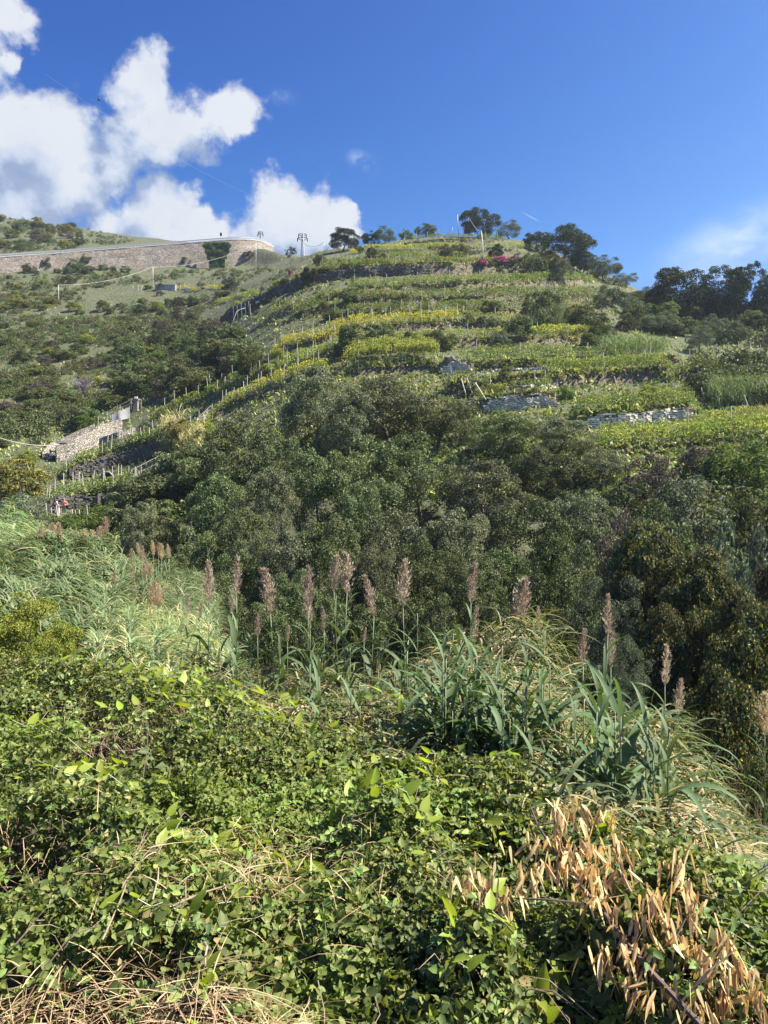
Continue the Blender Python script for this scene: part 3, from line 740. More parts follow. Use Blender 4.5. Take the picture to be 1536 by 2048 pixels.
for px, top, wd, kind, lab in BU:
    p = hit(px, top + wd * 0.62)
    if p is None: continue
    s = wd / F * p[1]
    shrub('bush', p, s, s * random.uniform(.75, .95), kind, lab, cat='bush')

# ---- scattered maquis on the far hillside and gully flank
def inside(px, py, poly):
    r = False; n = len(poly); j = n - 1
    for i in range(n):
        xi, yi = poly[i]; xj, yj = poly[j]
        if (yi > py) != (yj > py) and px < (xj - xi) * (py - yi) / (yj - yi) + xi: r = not r
        j = i
    return r
def scatter(poly, n, kinds, size, label, group, squash=(.5, .8), ymin=60.0, name='shrub'):
    xs = [p[0] for p in poly]; ys = [p[1] for p in poly]; c = 0; tries = 0
    while c < n and tries < n * 40:
        tries += 1
        px = random.uniform(min(xs), max(xs)); py = random.uniform(min(ys), max(ys))
        if not inside(px, py, poly): continue
        p = hit(px, py, ymin)
        if p is None: continue
        k = random.choice(kinds); s = random.uniform(*size)
        shrub(name, p, s, s * random.uniform(*squash), k, label[k], group + ', ' + k, stem=False)
        c += 1
LH = {'maquis': 'low olive-green maquis shrub on the rough hillside under the ridge wall', 'heather': 'brown-purple twiggy shrub on the rough hillside under the ridge wall', 'green': 'fresh green shrub on the rough hillside under the ridge wall',
      'oak': 'dark green bushy shrub on the rough hillside under the ridge wall', 'olive': 'grey-green rounded shrub on the rough hillside under the ridge wall', 'lime': 'yellowish shrub on the rough hillside under the ridge wall', 'yellowleaf': 'straw-yellow shrub on the rough hillside under the ridge wall'}
GLAB = {k: v.replace('on the rough hillside under the ridge wall', 'packed in the deep gully beside the staked vines') for k, v in LH.items()}
scatter([(-40, 650), (120, 660), (300, 640), (400, 690), (300, 770), (200, 830), (-40, 850)], 58, ['maquis', 'maquis', 'heather', 'olive', 'green', 'maquis', 'lime'], (2.2, 5.0), LH, 'hillside shrubs')
scatter([(-40, 555), (520, 535), (440, 600), (340, 640), (120, 660), (-40, 660)], 46, ['maquis', 'maquis', 'heather', 'oak', 'maquis', 'lime', 'yellowleaf'], (2.0, 4.6), LH, 'hillside shrubs', ymin=150)
scatter([(250, 690), (400, 640), (480, 670), (520, 730), (400, 790), (290, 825), (220, 820)], 46, ['oak', 'oak', 'maquis', 'heather', 'oak', 'maquis'], (3.5, 6.5), GLAB, 'gully shrubs', (.6, .95), ymin=100)
scatter([(-40, 850), (180, 830), (200, 845), (90, 890), (-40, 910)], 12, ['oak', 'maquis', 'green'], (2.5, 4.5), GLAB, 'gully shrubs', (.6, .9))
TOP = {k: v.replace('the rough hillside under the ridge wall', 'the skyline hill above the ridge wall') for k, v in LH.items()}
scatter([(-40, 425), (60, 432), (180, 455), (275, 486), (200, 494), (-40, 512)], 40, ['maquis', 'oak', 'maquis', 'heather', 'yellowleaf', 'oak'], (3.5, 7.0), TOP, 'skyline hill shrubs', (.5, .8), ymin=294)
RW = {k: v.replace('on the rough hillside under the ridge wall', 'filling the dim wood floor by the earth bank') for k, v in LH.items()}
scatter([(1210, 620), (1300, 610), (1560, 640), (1560, 700), (1380, 690), (1250, 660)], 30, ['oak', 'maquis', 'oak', 'olive'], (2.5, 5.0), RW, 'wood floor shrubs', (.6, .95))
WB = {k: v.replace('on the rough hillside under the ridge wall', 'growing along the foot of the ridge wall') for k, v in LH.items()}
scatter([(-40, 545), (540, 515), (540, 532), (-40, 560)], 22, ['oak', 'maquis', 'green'], (2.5, 5.5), WB, 'shrubs at the ridge wall foot', (.6, .9), ymin=240)
VB = {k: v.replace('on the rough hillside under the ridge wall', 'overgrowing an abandoned strip between vine terraces') for k, v in LH.items()}
scatter([(560, 640), (700, 600), (900, 610), (1200, 600), (1200, 640), (900, 640), (690, 655)], 14, ['maquis', 'oak', 'green'], (1.4, 2.6), VB, 'terrace shrubs', (.6, .9))
scatter([(540, 545), (640, 510), (730, 490), (760, 500), (640, 545), (500, 600), (440, 620)], 10, ['maquis', 'lime', 'green', 'maquis'], (1.3, 2.6), VB, 'terrace shrubs', (.5, .8))
GU = {k: v.replace('on the rough hillside under the ridge wall', 'on the shaded gully bank below the straw-coloured bush') for k, v in LH.items()}
scatter([(300, 990), (420, 880), (460, 900), (420, 1000), (300, 1080), (200, 1080)], 20, ['oak', 'maquis', 'oak'], (3.0, 5.5), GU, 'gully bank shrubs', (.7, 1.0), ymin=45)

# ------------------------------------------------------------------ hillside herbs and grass (uncountable)
def herb_points(n, region, ymin):
    out = []
    while len(out) < n:
        px = rng.uniform(region[0], region[1], 4000); py = rng.uniform(region[2], region[3], 4000)
        i = np.clip(np.searchsorted(GX, px), 0, nx - 1)
        for q in range(4000):
            ok = np.argmax((GY > ymin) & (PYV[i[q]] <= py[q]))
            if ok == 0: continue
            out.append((px[q], GY[ok] + rng.uniform(-0.2, 0.2)))
    out = np.array(out[:n])
    X = (out[:, 0] - 768) / F * out[:, 1]
    return np.stack([X, out[:, 1], cell(out[:, 0], out[:, 1])], 1)
hp = herb_points(30000, (-60, 1600, 425, 1000), 60.0)
def herbs(name, pts, mat, size, per, label, dr=0.5):
    n = len(pts); Pp = np.repeat(pts, per, 0) + rng.normal(size=(n * per, 3)) * np.array([.25, .25, .05]) * size[1]
    D = rng.normal(size=(n * per, 3)) * 0.7 + np.array([0, 0, 1.0])
    s = np.repeat(rng.uniform(size[0], size[1], n), per) * rng.uniform(.7, 1.3, n * per)
    V, T = strips(Pp, D, s, s * 0.42, rng, 2, dr)
    tag(link(name, make_mesh(name, V, T, mat)), label, kind='stuff')
herbs('hillside_herbs', hp, M['tuft'], (0.35, 0.9), 3, 'mixed low herbs and grasses over the hillsides')
tp = herb_points(17000, (620, 1560, 470, 900), 60.0)
slope = gz(tp[:, 0], tp[:, 1] + 0.5) - gz(tp[:, 0], tp[:, 1] - 0.5)
herbs('dry_terrace_grass', tp[slope > 0.5], M['drytuft'], (0.22, 0.48), 5, 'dry grass on the terrace banks', 0.9)

# low scrub that closes over the rough hillsides: domes of leaves, past counting
def low_scrub(name, polys, n, mat, size, label, leaves=80, ymin=60.0, asp=.5, tall=.6):
    pts = []
    tries = 0
    while len(pts) < n and tries < n * 30:
        tries += 1
        poly = random.choice(polys); xs = [p[0] for p in poly]; ys = [p[1] for p in poly]
        px = random.uniform(min(xs), max(xs)); py = random.uniform(min(ys), max(ys))
        if not inside(px, py, poly): continue
        p = hit(px, py, ymin)
        if p is not None and fbm(p[0] / 14, p[1] / 14, 88, 3) > random.uniform(.38, .56): pts.append(p)
    pts = np.array(pts); n = len(pts)
    r = rng.uniform(size[0], size[1], n) * .5
    d = unit(rng.normal(size=(n, leaves, 3))); d[..., 2] = np.abs(d[..., 2])
    lump = .65 + .6 * vnoise(d[..., 0] * 2.3 + np.arange(n)[:, None] * 7.1, d[..., 1] * 2.3 + d[..., 2] * 2, 61)
    c = pts[:, None] + d * (r[:, None] * lump * rng.uniform(.75, 1.0, (n, leaves)))[..., None] * np.array([1, 1, tall * 2])
    N = d + rng.normal(size=d.shape) * .45
    L = (.13 + .11 * r)[:, None] * rng.uniform(.7, 1.3, (n, leaves)) * 1.5
    V, T = leaf2(c.reshape(-1, 3), N.reshape(-1, 3), L.ravel(), L.ravel() * asp, rng)
    tag(link(name, make_mesh(name, V, T, mat)), label, kind='stuff')
LEFT = [[(-40, 560), (540, 535), (440, 600), (400, 690), (300, 770), (200, 830), (-40, 850)]] * 3 + [[(-40, 425), (60, 432), (180, 455), (275, 486), (200, 494), (-40, 512)]]
low_scrub('low_maquis', LEFT, 1800, M['maquis'], (1.0, 2.7), 'low olive maquis closing over the rough hillside')
low_scrub('low_heather', LEFT, 420, M['heather'], (.9, 2.4), 'low brown heather scrub on the rough hillside', asp=.3)
low_scrub('low_green_scrub', LEFT, 700, M['green'], (.8, 2.2), 'low fresh green scrub on the rough hillside')
GUL = [[(250, 690), (400, 640), (480, 670), (540, 720), (400, 790), (290, 825), (220, 820)], [(-40, 850), (180, 830), (200, 845), (90, 890), (-40, 910)], [(1200, 620), (1300, 590), (1580, 640), (1580, 700), (1380, 690), (1250, 660)], [(1380, 740), (1580, 735), (1580, 830), (1420, 800)]]
low_scrub('gully_scrub', GUL, 600, M['oak'], (1.5, 3.4), 'dark scrub filling the gully and the wood floor', tall=.8)
low_scrub('gully_bank_scrub', [[(210, 1070), (330, 1000), (420, 900), (460, 940), (420, 1080), (300, 1160), (230, 1130)], [(1180, 900), (1580, 880), (1580, 1080), (1240, 1080)]], 420, M['maquis'], (1.5, 3.2), 'scrub on the gully banks around the oaks', ymin=35.0, tall=.8)
def undergrowth(name, xr, yr, n, mat, size, label, leaves=70):
    X = rng.uniform(*xr, n); Y = rng.uniform(*yr, n); pts = np.stack([X, Y, gz(X, Y)], 1)
    r = rng.uniform(size[0], size[1], n) * .5
    d = unit(rng.normal(size=(n, leaves, 3))); d[..., 2] = np.abs(d[..., 2])
    c = pts[:, None] + d * (r[:, None] * rng.uniform(.6, 1.0, (n, leaves)))[..., None] * np.array([1, 1, 1.3])
    L = (.10 + .08 * r)[:, None] * rng.uniform(.7, 1.3, (n, leaves)) * 1.5
    V, T = leaf2(c.reshape(-1, 3), (d + rng.normal(size=d.shape) * .45).reshape(-1, 3), L.ravel(), L.ravel() * .6, rng)
    tag(link(name, make_mesh(name, V, T, mat)), label, kind='stuff')
undergrowth('gully_undergrowth', (-16, 24), (12, 40), 800, M['oak'], (1.2, 2.6), 'shaded undergrowth on the floor of the gully')
undergrowth('creeper_undergrowth', (2.5, 16), (5.5, 16), 420, M['creeper'], (.8, 1.8), 'creeper undergrowth on the steep bank beside the reeds')
TER = [[(560, 640), (700, 600), (900, 500), (1100, 510), (1230, 600), (1200, 690), (900, 640)], [(540, 545), (640, 510), (760, 490), (1000, 490), (1100, 540), (640, 590), (470, 640)]]
low_scrub('terrace_scrub', TER, 380, M['maquis'], (.6, 1.6), 'weedy low scrub along the terrace edges')

low_scrub('bank_weeds', [[(60, 1040), (150, 1032), (190, 1008), (290, 1000), (290, 1070), (150, 1090), (50, 1090)]], 300, M['green'], (.8, 1.7), 'weeds on the bank below the people', ymin=40.0, tall=.5)
# ------------------------------------------------------------------ vineyard rows
POSTM = {}
def post_mesh(h, r=0.055):
    k = round(h, 1)
    if k not in POSTM:
        b = Bag(); b.tube([(0, 0, -0.3), (0.01, 0, k * .5), (0.0, 0.01, k)], [r, r * .95, r * .85], 6)
        POSTM[k] = b.mesh('post', M['post'])
    return POSTM[k]
def vine_row(line, mat, label, off=1.0, h=1.25, dens=105, post=4.0, post_h=1.7, gap=0.36, ymin=55.0, wid=0.46):
    xs = np.array([p[0] for p in line]); yy = np.array([p[1] for p in line])
    pts = []
    for px in np.arange(xs[0], xs[-1] + .1, 4.0):
        p = hit(px, np.interp(px, xs, yy), ymin)
        if p is None: continue
        Y = p[1] + off
        q = on(px, Y)
        if pts and abs(q[1] - pts[-1][1]) > 6: continue
        pts.append(q)
    if len(pts) < 3: return
    pts = np.array(pts)
    # smooth depth along the row
    for _ in range(2): pts[1:-1] = (pts[:-2] + 2 * pts[1:-1] + pts[2:]) / 4
    pts[:, 2] = gz(pts[:, 0], pts[:, 1])
    seg = np.linalg.norm(np.diff(pts, axis=0), axis=1); s = np.concatenate([[0], np.cumsum(seg)]); Ltot = s[-1]
    n = int(Ltot * dens)
    t = rng.uniform(0, Ltot, n)
    # vines every metre or so with thin places between
    vig = vnoise(t / 0.95, t * 0 + 3.3, hash(label) % 97) * 0.7 + vnoise(t / 7.0, t * 0 + 1.3, hash(label) % 53) * 0.5
    t = t[vig > gap]; vig = vig[vig > gap]; n = len(t)
    c = np.stack([np.interp(t, s, pts[:, k]) for k in range(3)], 1)
    hh = h * (0.55 + 0.6 * np.clip(vig, 0, 0.85))
    z = rng.uniform(0.12, 1.0, n) ** 0.8 * hh
    wd = wid * (0.6 + 0.6 * np.sin(np.clip(z / hh, 0, 1) * pi))
    hh = hh * .95; z = z * .95
    c = c + np.stack([rng.normal(size=n) * wd * .5, rng.normal(size=n) * wd * .5, z], 1)
    N = rng.normal(size=(n, 3)) + np.array([0, -0.5, 0.7])
    L = rng.uniform(0.11, 0.24, n)
    V, T = leaf2(c, N, L, L * 0.85, rng)
    e = empty('vine_row', tuple(pts[0]), label, 'vine row', 'vine rows on the terraces')
    link('vine_foliage', make_mesh('vine_foliage', V - pts[0], T, mat), e)
    if post:
        for d in np.arange(random.uniform(0, 1), Ltot, post):
            q = np.array([np.interp(d, s, pts[:, k]) for k in range(3)]) - pts[0]
            hq = post_h * random.uniform(.85, 1.15)
            link('post', post_mesh(hq), e, tuple(q), (random.gauss(0, .05), random.gauss(0, .05), 0))
V_, VY, VL = M['vine'], M['vineyellow'], M['vinelime']
def sub(k, a, b, dy=0):
    ln = TERR[k]; xs = [p[0] for p in ln]; ys = [p[1] for p in ln]
    X = [a] + [x for x in xs if a < x < b] + [b]
    return [(x, float(np.interp(x, xs, ys)) + dy) for x in X]
ROWS = [
    (sub('a', 805, 1010), VL, 'topmost vine row, along the hilltop under the dark evergreen', 1.2, 1.6, 3.0),
    (sub('b', 745, 1080), VL, 'vine row just under the grey hilltop wall', 1.2, 1.5, 0),
    (sub('b', 700, 900), VY, 'yellowing vine strip above the third terrace bank', 3.0, 1.4, 0),
    (sub('c', 640, 950), V_, 'vine row ending at the pink blossom', 1.2, 1.5, 5.0),
    (sub('c', 780, 960), VL, 'second vine row beside the pink blossom', 3.2, 1.4, 0),
    (sub('d', 560, 1120), VL, 'long vine row on top of the shaded curving bank', 0.9, 1.3, 6.0),
    (sub('d', 620, 1100), V_, 'vine row set back above the shaded curving bank', 2.9, 1.4, 0),
    (sub('d', 450, 600), VL, 'vine row sliding down over the lower end of the shaded curving bank', 2.2, 1.2, 0),
    (sub('e', 620, 1190), V_, 'deep green vine row right under the shaded curving bank', 1.0, 1.6, 0),
    (sub('e', 700, 1185), V_, 'second deep green row under the shaded curving bank', 2.8, 1.7, 6.0),
    (sub('e', 530, 660), V_, 'vine row beside the two white rocks', 1.6, 1.4, 4.0),
    (sub('f', 580, 1230), V_, 'dark vine row between the white rail and the far bank', 1.0, 1.6, 7.0),
    (sub('f', 700, 1220), V_, 'back half of the dark double row', 2.6, 1.6, 0),
    (sub('g', 660, 1215), V_, 'vine row above the yellow vines', 1.0, 1.6, 6.0),
    (sub('g', 700, 1000), V_, 'thin vine row behind the yellow vines', 2.8, 1.4, 0),
    (sub('h', 690, 920), VY, 'bright yellow vine row with pale stakes', 0.9, 1.7, 2.0),
    (sub('h', 700, 915), VY, 'second bright yellow vine row', 2.6, 1.7, 3.0),
    (sub('h', 545, 690), VY, 'golden vine row sloping down to the gully, orange at one end', 1.0, 1.5, 2.2),
    (sub('h', 560, 690), VY, 'second golden row on the slope to the gully', 2.8, 1.5, 3.0),
    (sub('h', 920, 1045), VL, 'pale green vine row behind the dark bush', 1.2, 1.5, 5.0),
    (sub('i', 935, 1200), VL, 'light vine row over the dry bank', 1.2, 1.5, 5.0),
    (sub('i', 700, 930), VL, 'vine row hidden behind the line of bushes', 2.2, 1.3, 3.0),
    (sub('i', 960, 1190), VY, 'yellow-green vine row under the big clump', 3.0, 1.4, 0),
    (sub('j', 935, 1375), V_, 'wide green vine row above the dry-stone patch', 1.0, 1.6, 0),
    (sub('j', 940, 1370), V_, 'middle of the wide green vine block', 2.6, 1.6, 6.0),
    (sub('j', 950, 1360), V_, 'back of the wide green vine block', 4.2, 1.6, 0),
    (sub('k', 890, 1100), V_, 'vine row above the leaning plank', 1.0, 1.5, 5.0),
    (sub('k', 1090, 1375), V_, 'vine row over the brown earth bank', 1.0, 1.6, 5.0),
    (sub('k', 1100, 1360), VL, 'second vine row over the brown earth bank', 2.7, 1.5, 0),
    (sub('l', 960, 1115), V_, 'short vine row on the end of the dry-stone wall', 1.1, 1.4, 0),
    (sub('m', 1140, 1395), V_, 'vine row on top of the long pale dry-stone wall', 0.9, 1.5, 0),
    (sub('m', 1150, 1390), V_, 'vine row one step back on the long pale wall', 2.4, 1.5, 5.0),
    (sub('m', 1160, 1380), V_, 'vine row two steps back on the long pale wall', 3.9, 1.5, 0),
    (sub('n', 1190, 1550), VL, 'lime vine row below the long pale wall', 0.8, 1.6, 0),
    (sub('n', 1195, 1550), VL, 'second lime vine row below the long pale wall', 2.2, 1.6, 4.0),
    (sub('n', 1200, 1550), VL, 'third lime vine row below the long pale wall', 3.6, 1.6, 0),
    (sub('n', 1380, 1555), VL, 'fourth lime vine row, running out of the picture', 5.0, 1.6, 0),
    (sub('n', 1400, 1555), VL, 'last lime vine row before the dead reeds', 6.4, 1.5, 0),
    (sub('o', 1360, 1555), V_, 'sparse staked vine row on the earth bank below the wood', 2.0, 1.5, 1.5),
    (sub('p', 300, 690), VL, 'staked vine row along the top edge of the gully slope', 1.0, 1.4, 2.0),
    (sub('p', 420, 690), VL, 'second staked vine row along the gully slope', 2.8, 1.4, 2.6),
    (sub('q', 405, 655), VL, 'staked vine row below the top edge row', 1.0, 1.5, 2.2),
    (sub('q', 450, 655), VY, 'second row inside the staked slope', 2.6, 1.4, 3.0),
    (sub('r', 130, 400), V_, 'vine row in front of the ruined house', 1.0, 1.3, 1.6),
    (sub('r', 160, 330), V_, 'vine row against the dark ruined wall', 3.0, 1.3, 1.8),
    (sub('s', 90, 330), V_, 'lowest staked vine row, above the people', 1.0, 1.4, 1.2),
    (sub('s', 90, 250), V_, 'back vine row above the people', 2.4, 1.3, 1.6),
    ([(-30, 621), (118, 616)], VL, 'faint vine row by the white pole on the rough hillside', 1.0, 0.8, 0),
    ([(-30, 605), (118, 600)], VL, 'faint upper vine row on the rough hillside', 1.0, 0.8, 0),
    ([(330, 586), (480, 578)], VY, 'yellowish row beside the concrete tank', 1.5, 1.2, 0),
    ([(430, 610), (500, 590), (560, 570)], VL, 'yellow-green row above the head of the gully', 2.5, 1.2, 0),
]
for ln, mt, lab, off, h, pst in ROWS:
    vine_row(ln, mt, lab, off, h, post=pst, post_h=h + (.95 if pst and pst < 2.7 else .55), ymin=160.0 if 'rough hillside' in lab or 'tank' in lab else 55.0)

# bright pergola of vines
def pergola():
    e0 = hit(690, 752); pts = []
    for px in np.arange(690, 876, 4):
        p = hit(px, float(np.interp(px, [680, 880], [752, 748])))
        for d in np.arange(0.5, 6.5 * min(1, .35 + (876 - px) / 60, .35 + (px - 688) / 60), 0.4):
            q = on(px, p[1] + d); pts.append(q)
    pts = np.array(pts); n = 15000
    c = pts[rng.integers(0, len(pts), n)] + np.stack([rng.uniform(-.3, .3, n), rng.uniform(-.3, .3, n), rng.normal(2.0, .22, n)], 1)
    kq = vnoise(c[:, 0] / 1.1, c[:, 1] / 1.1, 6) > rng.uniform(.15, .55, n); c = c[kq]; n = len(c); c[:, 2] -= rng.exponential(.35, n) * (rng.random(n) < .35)
    c[:, 2] += (vnoise(c[:, 0] / 1.3, c[:, 1] / 1.3, 5) - .5) * 0.9
    L = rng.uniform(.13, .26, n)
    V, T = leaf2(c, rng.normal(size=(n, 3)) * .9 + np.array([0, -.4, 1.]), L, L * .85, rng)
    e = empty('vine_pergola', tuple(e0), 'flat bright yellow-green vine pergola above the oak crowns', 'pergola')
    link('vine_foliage', make_mesh('vine_foliage', V - e0, T, M['vinelime']), e)
    for px in range(695, 880, 22):
        p = hit(px, float(np.interp(px, [680, 880], [752, 748])))
        for d in (0.8, 5.5):
            q = on(px, p[1] + d) - e0
            link('post', post_mesh(2.1), e, tuple(q))
pergola()

# ------------------------------------------------------------------ dry-stone terrace walls: an earth core, each stone its own block
def stone_wall(key, a, b, hgt, label, sl=0.36, shh=0.2, shade_dark=False):
    pts = []
    for px in np.arange(a, b + .1, 3.0):
        ln = TERR[key]
        p = hit(px, float(np.interp(px, [q[0] for q in ln], [q[1] for q in ln])))
        pts.append(np.array([p[0], p[1] - 0.12, p[2] - .1]))
    pts = np.array(pts)
    for _ in range(6): pts[1:-1, 1:] = (pts[:-2, 1:] + 2 * pts[1:-1, 1:] + pts[2:, 1:]) / 4
    seg = np.linalg.norm(np.diff(pts[:, :2], axis=0), axis=1); s = np.concatenate([[0], np.cumsum(seg)])
    Lt = s[-1]; o = pts[0].copy()
    e = empty('dry_stone_wall', tuple(o), label, 'stone wall')
    core = Bag(); st = Bag(); stones = []
    for i in range(len(pts) - 1):
        m = (pts[i] + pts[i + 1]) / 2; d = pts[i + 1] - pts[i]; d[2] = 0
        ax = unit(d[None])[0]; nr = np.array([-ax[1], ax[0], 0])
        core.box(m + nr * 0.36 + np.array([0, 0, hgt * .5 - .3]), np.linalg.norm(d) * 1.02, 0.5, (hgt + .5) * (.55 if min(i, len(pts) - 2 - i) < 3 else .85), [ax, nr, (0, 0, 1)])
    nrow = int(hgt / shh)
    for r in range(nrow):
        t = random.uniform(0, .3)
        while t < Lt:
            l = sl * random.uniform(.6, 1.5)
            c = np.array([np.interp(t + l / 2, s, pts[:, k]) for k in range(3)])
            j = min(np.searchsorted(s, t), len(pts) - 1); d = pts[j] - pts[max(j - 1, 0)] if j else pts[1] - pts[0]
            d = d.copy(); d[2] = 0; ax = unit(d[None])[0]; nr = np.array([-ax[1], ax[0], 0])
            endf = min(1.0, t / 2.2, (Lt - t) / 2.2) * .7 + .3 + (vnoise(np.array(t * .35), np.array(2.5), 19) - .5) * .3
            if (r + 1) * shh > hgt * endf: t += l; continue
            top = (r + .5) * shh + (vnoise(np.array(t * .8), np.array(r * .5), 9) - .5) * .08
            if not (r >= nrow - 2 and random.random() < .3):
                st.box(c + nr * (0.02 + random.uniform(-.10, .07)) + np.array([0, 0, top]), l * .88, .3, shh * random.uniform(.68, .92), [ax, nr, (0, 0, 1)], .10)
            t += l
    link('wall_core', core.mesh('wall_core', M['gap'], o), e)
    so = link('stones', st.mesh('stones', shade_dark_mat if shade_dark else stone_mat, o), e); so['kind'] = 'stuff'
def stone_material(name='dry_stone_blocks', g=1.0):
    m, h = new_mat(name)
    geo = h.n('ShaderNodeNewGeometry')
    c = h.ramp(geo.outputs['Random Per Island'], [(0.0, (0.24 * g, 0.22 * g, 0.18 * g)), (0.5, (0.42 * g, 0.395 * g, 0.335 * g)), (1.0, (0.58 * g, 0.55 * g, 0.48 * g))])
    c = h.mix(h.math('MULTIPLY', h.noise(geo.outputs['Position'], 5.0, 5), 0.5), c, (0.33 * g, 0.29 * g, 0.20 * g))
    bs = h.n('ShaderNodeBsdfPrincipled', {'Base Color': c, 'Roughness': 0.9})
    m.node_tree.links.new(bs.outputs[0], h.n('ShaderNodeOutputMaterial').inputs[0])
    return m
stone_mat = stone_material(g=1.38); shade_dark_mat = stone_material('shade_dark_wall_blocks', .28)  # dark copy: shade painted into terrace walls, also the earthy wall's own tone
stone_wall('m', 1150, 1392, 1.6, 'long pale dry-stone wall with lime vines at its foot')
stone_wall('l', 962, 1118, 1.7, 'pale dry-stone wall bordering the oak crowns, next to the fluffy bush')
stone_wall('j', 880, 940, 1.9, 'light grey dry-stone patch beside the pergola')
stone_wall('k', 1010, 1112, .8, 'low dry-stone wall under the leaning plank')
stone_wall('j', 960, 1110, 0.6, 'low broken dry-stone edge under the wide green vine block')
stone_wall('d', 440, 860, 2.0, 'long curving terrace wall, its deep shade painted into the stones', .5, .28, True)
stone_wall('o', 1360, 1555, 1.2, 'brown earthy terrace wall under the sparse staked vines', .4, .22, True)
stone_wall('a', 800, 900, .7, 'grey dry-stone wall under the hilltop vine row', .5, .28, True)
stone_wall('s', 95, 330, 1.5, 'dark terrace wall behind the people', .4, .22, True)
stone_wall('r', 140, 330, 2.0, 'dark shaded terrace wall below the ruined house', .4, .22, True)

# ------------------------------------------------------------------ ridge road retaining wall with guard rail
def ridge_wall():
    line = [(-120, 528, 262), (0, 514.5, 271), (100, 508, 279), (200, 500, 286), (280, 494, 291), (360, 487.5, 296), (420, 483, 299), (460, 480, 300.5), (490, 479, 303), (515, 480.5, 308), (533, 484.5, 314), (544, 490.5, 321), (549, 499, 329)]
    xs = [p[0] for p in line]
    top = [P(*p) for p in np.array([(x, np.interp(x, xs, [p[1] for p in line]), np.interp(x, xs, [p[2] for p in line])) for x in np.arange(-120, 549.1, 6)])]
    top = np.array(top); n = len(top); hgt = 14.0
    for _ in range(8): top[1:-1] = (top[:-2] + 2 * top[1:-1] + top[2:]) / 4
    d = np.gradient(top, axis=0); d[:, 2] = 0; d = unit(d); nr = np.stack([-d[:, 1], d[:, 0], np.zeros(n)], 1)
    base = top - np.array([0, 0, hgt]) - nr * 1.4
    o = top[0].copy()
    rows = 8; V = []
    for k in range(rows + 1):
        t = k / rows
        ring = base * (1 - t) + top * t
        ring = ring + nr * (fbm(top[:, 0] / 3, np.full(n, k * 1.7), 2)[:, None] - .5) * .5
        V.append(ring)
    V.append(top + nr * 1.0); V.append(top + nr * 1.0 - np.array([0, 0, 6.0]))
    R = len(V); V = np.array(V)
    i, j = np.meshgrid(np.arange(R - 1), np.arange(n - 1), indexing='ij'); q = i * n + j
    Q = np.stack([q, q + 1, q + n + 1, q + n], -1).reshape(-1, 4)
    e = empty('retaining_wall', tuple(o), 'long tall stone retaining wall carrying the ridge road', 'retaining wall')
    link('masonry', make_mesh('masonry', V.reshape(-1, 3) - o, Q, M['ridgewall']), e)
    b = Bag()
    for k in range(n - 1):
        m = (top[k] + top[k + 1]) / 2; dd = top[k + 1] - top[k]; L = np.linalg.norm(dd); ax = dd / L; nn = nr[k]; up = np.cross(ax, nn)
        b.box(m + nn * .5 + np.array([0, 0, .15]), L, 1.2, .35, [ax, nn, up])
    link('coping', b.mesh('coping', M['concrete'], o), e)
    gr = empty('guard_rail', tuple(o + np.array([0, .5, .3])), 'grey metal guard rail along the top of the ridge road wall', 'guard rail')
    oo = o + np.array([0, .5, .3]); b = Bag()
    for k in range(n - 1):
        m = (top[k] + top[k + 1]) / 2; dd = top[k + 1] - top[k]; L = np.linalg.norm(dd); ax = dd / L; nn = nr[k]; up = np.cross(ax, nn)
        for hz in (.62, .86): b.box(m + nn * .5 + np.array([0, 0, .3 + hz]), L, .08, .17, [ax, nn, up])
        b.box(m + nn * .54 + np.array([0, 0, .3 + .74]), L, .04, .1, [ax, nn, up])
    link('rail', b.mesh('rail', M['metal'], oo), gr)
    pm = Bag(); pm.box((0, 0, .5), .14, .12, 1.1)
    pm = pm.mesh('rail_post', M['metal'])
    for k in range(0, n, 2):
        link('rail_post', pm, gr, tuple(top[k] + nr[k] * .7 + np.array([0, 0, .3]) - oo))
    return top, nr
rtop, rnr = ridge_wall()
# ivy sheet hanging over the wall
def ivy(px0, px1, py0, py1, Y, mat, label, n=6000):
    px = rng.uniform(px0, px1, n); py = rng.uniform(py0, py1, n)
    mid = (px0 + px1) / 2; hw = (px1 - px0) / 2
    t = (py - py0) / (py1 - py0)
    k = np.abs(px - mid) / hw < (1.0 - 0.45 * t) * (0.75 + .4 * vnoise(py / 6, px * 0 + 1, 3))
    px, py = px[k], py[k]; n = len(px)
    Yy = Y - 1.4 - 1.2 * vnoise(px / 7, py / 7, 4) - t[k] * 1.2
    c = np.stack([(px - 768) / F * Yy, Yy, (1024 - py) / F * Yy], 1)
    V, T = leaf2(c, rng.normal(size=(n, 3)) * .6 + np.array([.2, -1, .5]), rng.uniform(.5, .9, n), rng.uniform(.4, .7, n), rng)
    o = c.mean(0); e = empty('ivy', tuple(o), label, 'ivy')
    link('foliage', make_mesh('foliage', V - o, T, mat), e)
ivy(406, 462, 485, 535, 298, M['green'], 'ivy curtain hanging down the ridge road wall')
ivy(268, 305, 511, 532, 299, M['darkoak'], 'small dark ivy patch at the foot of the ridge road wall', 2500)
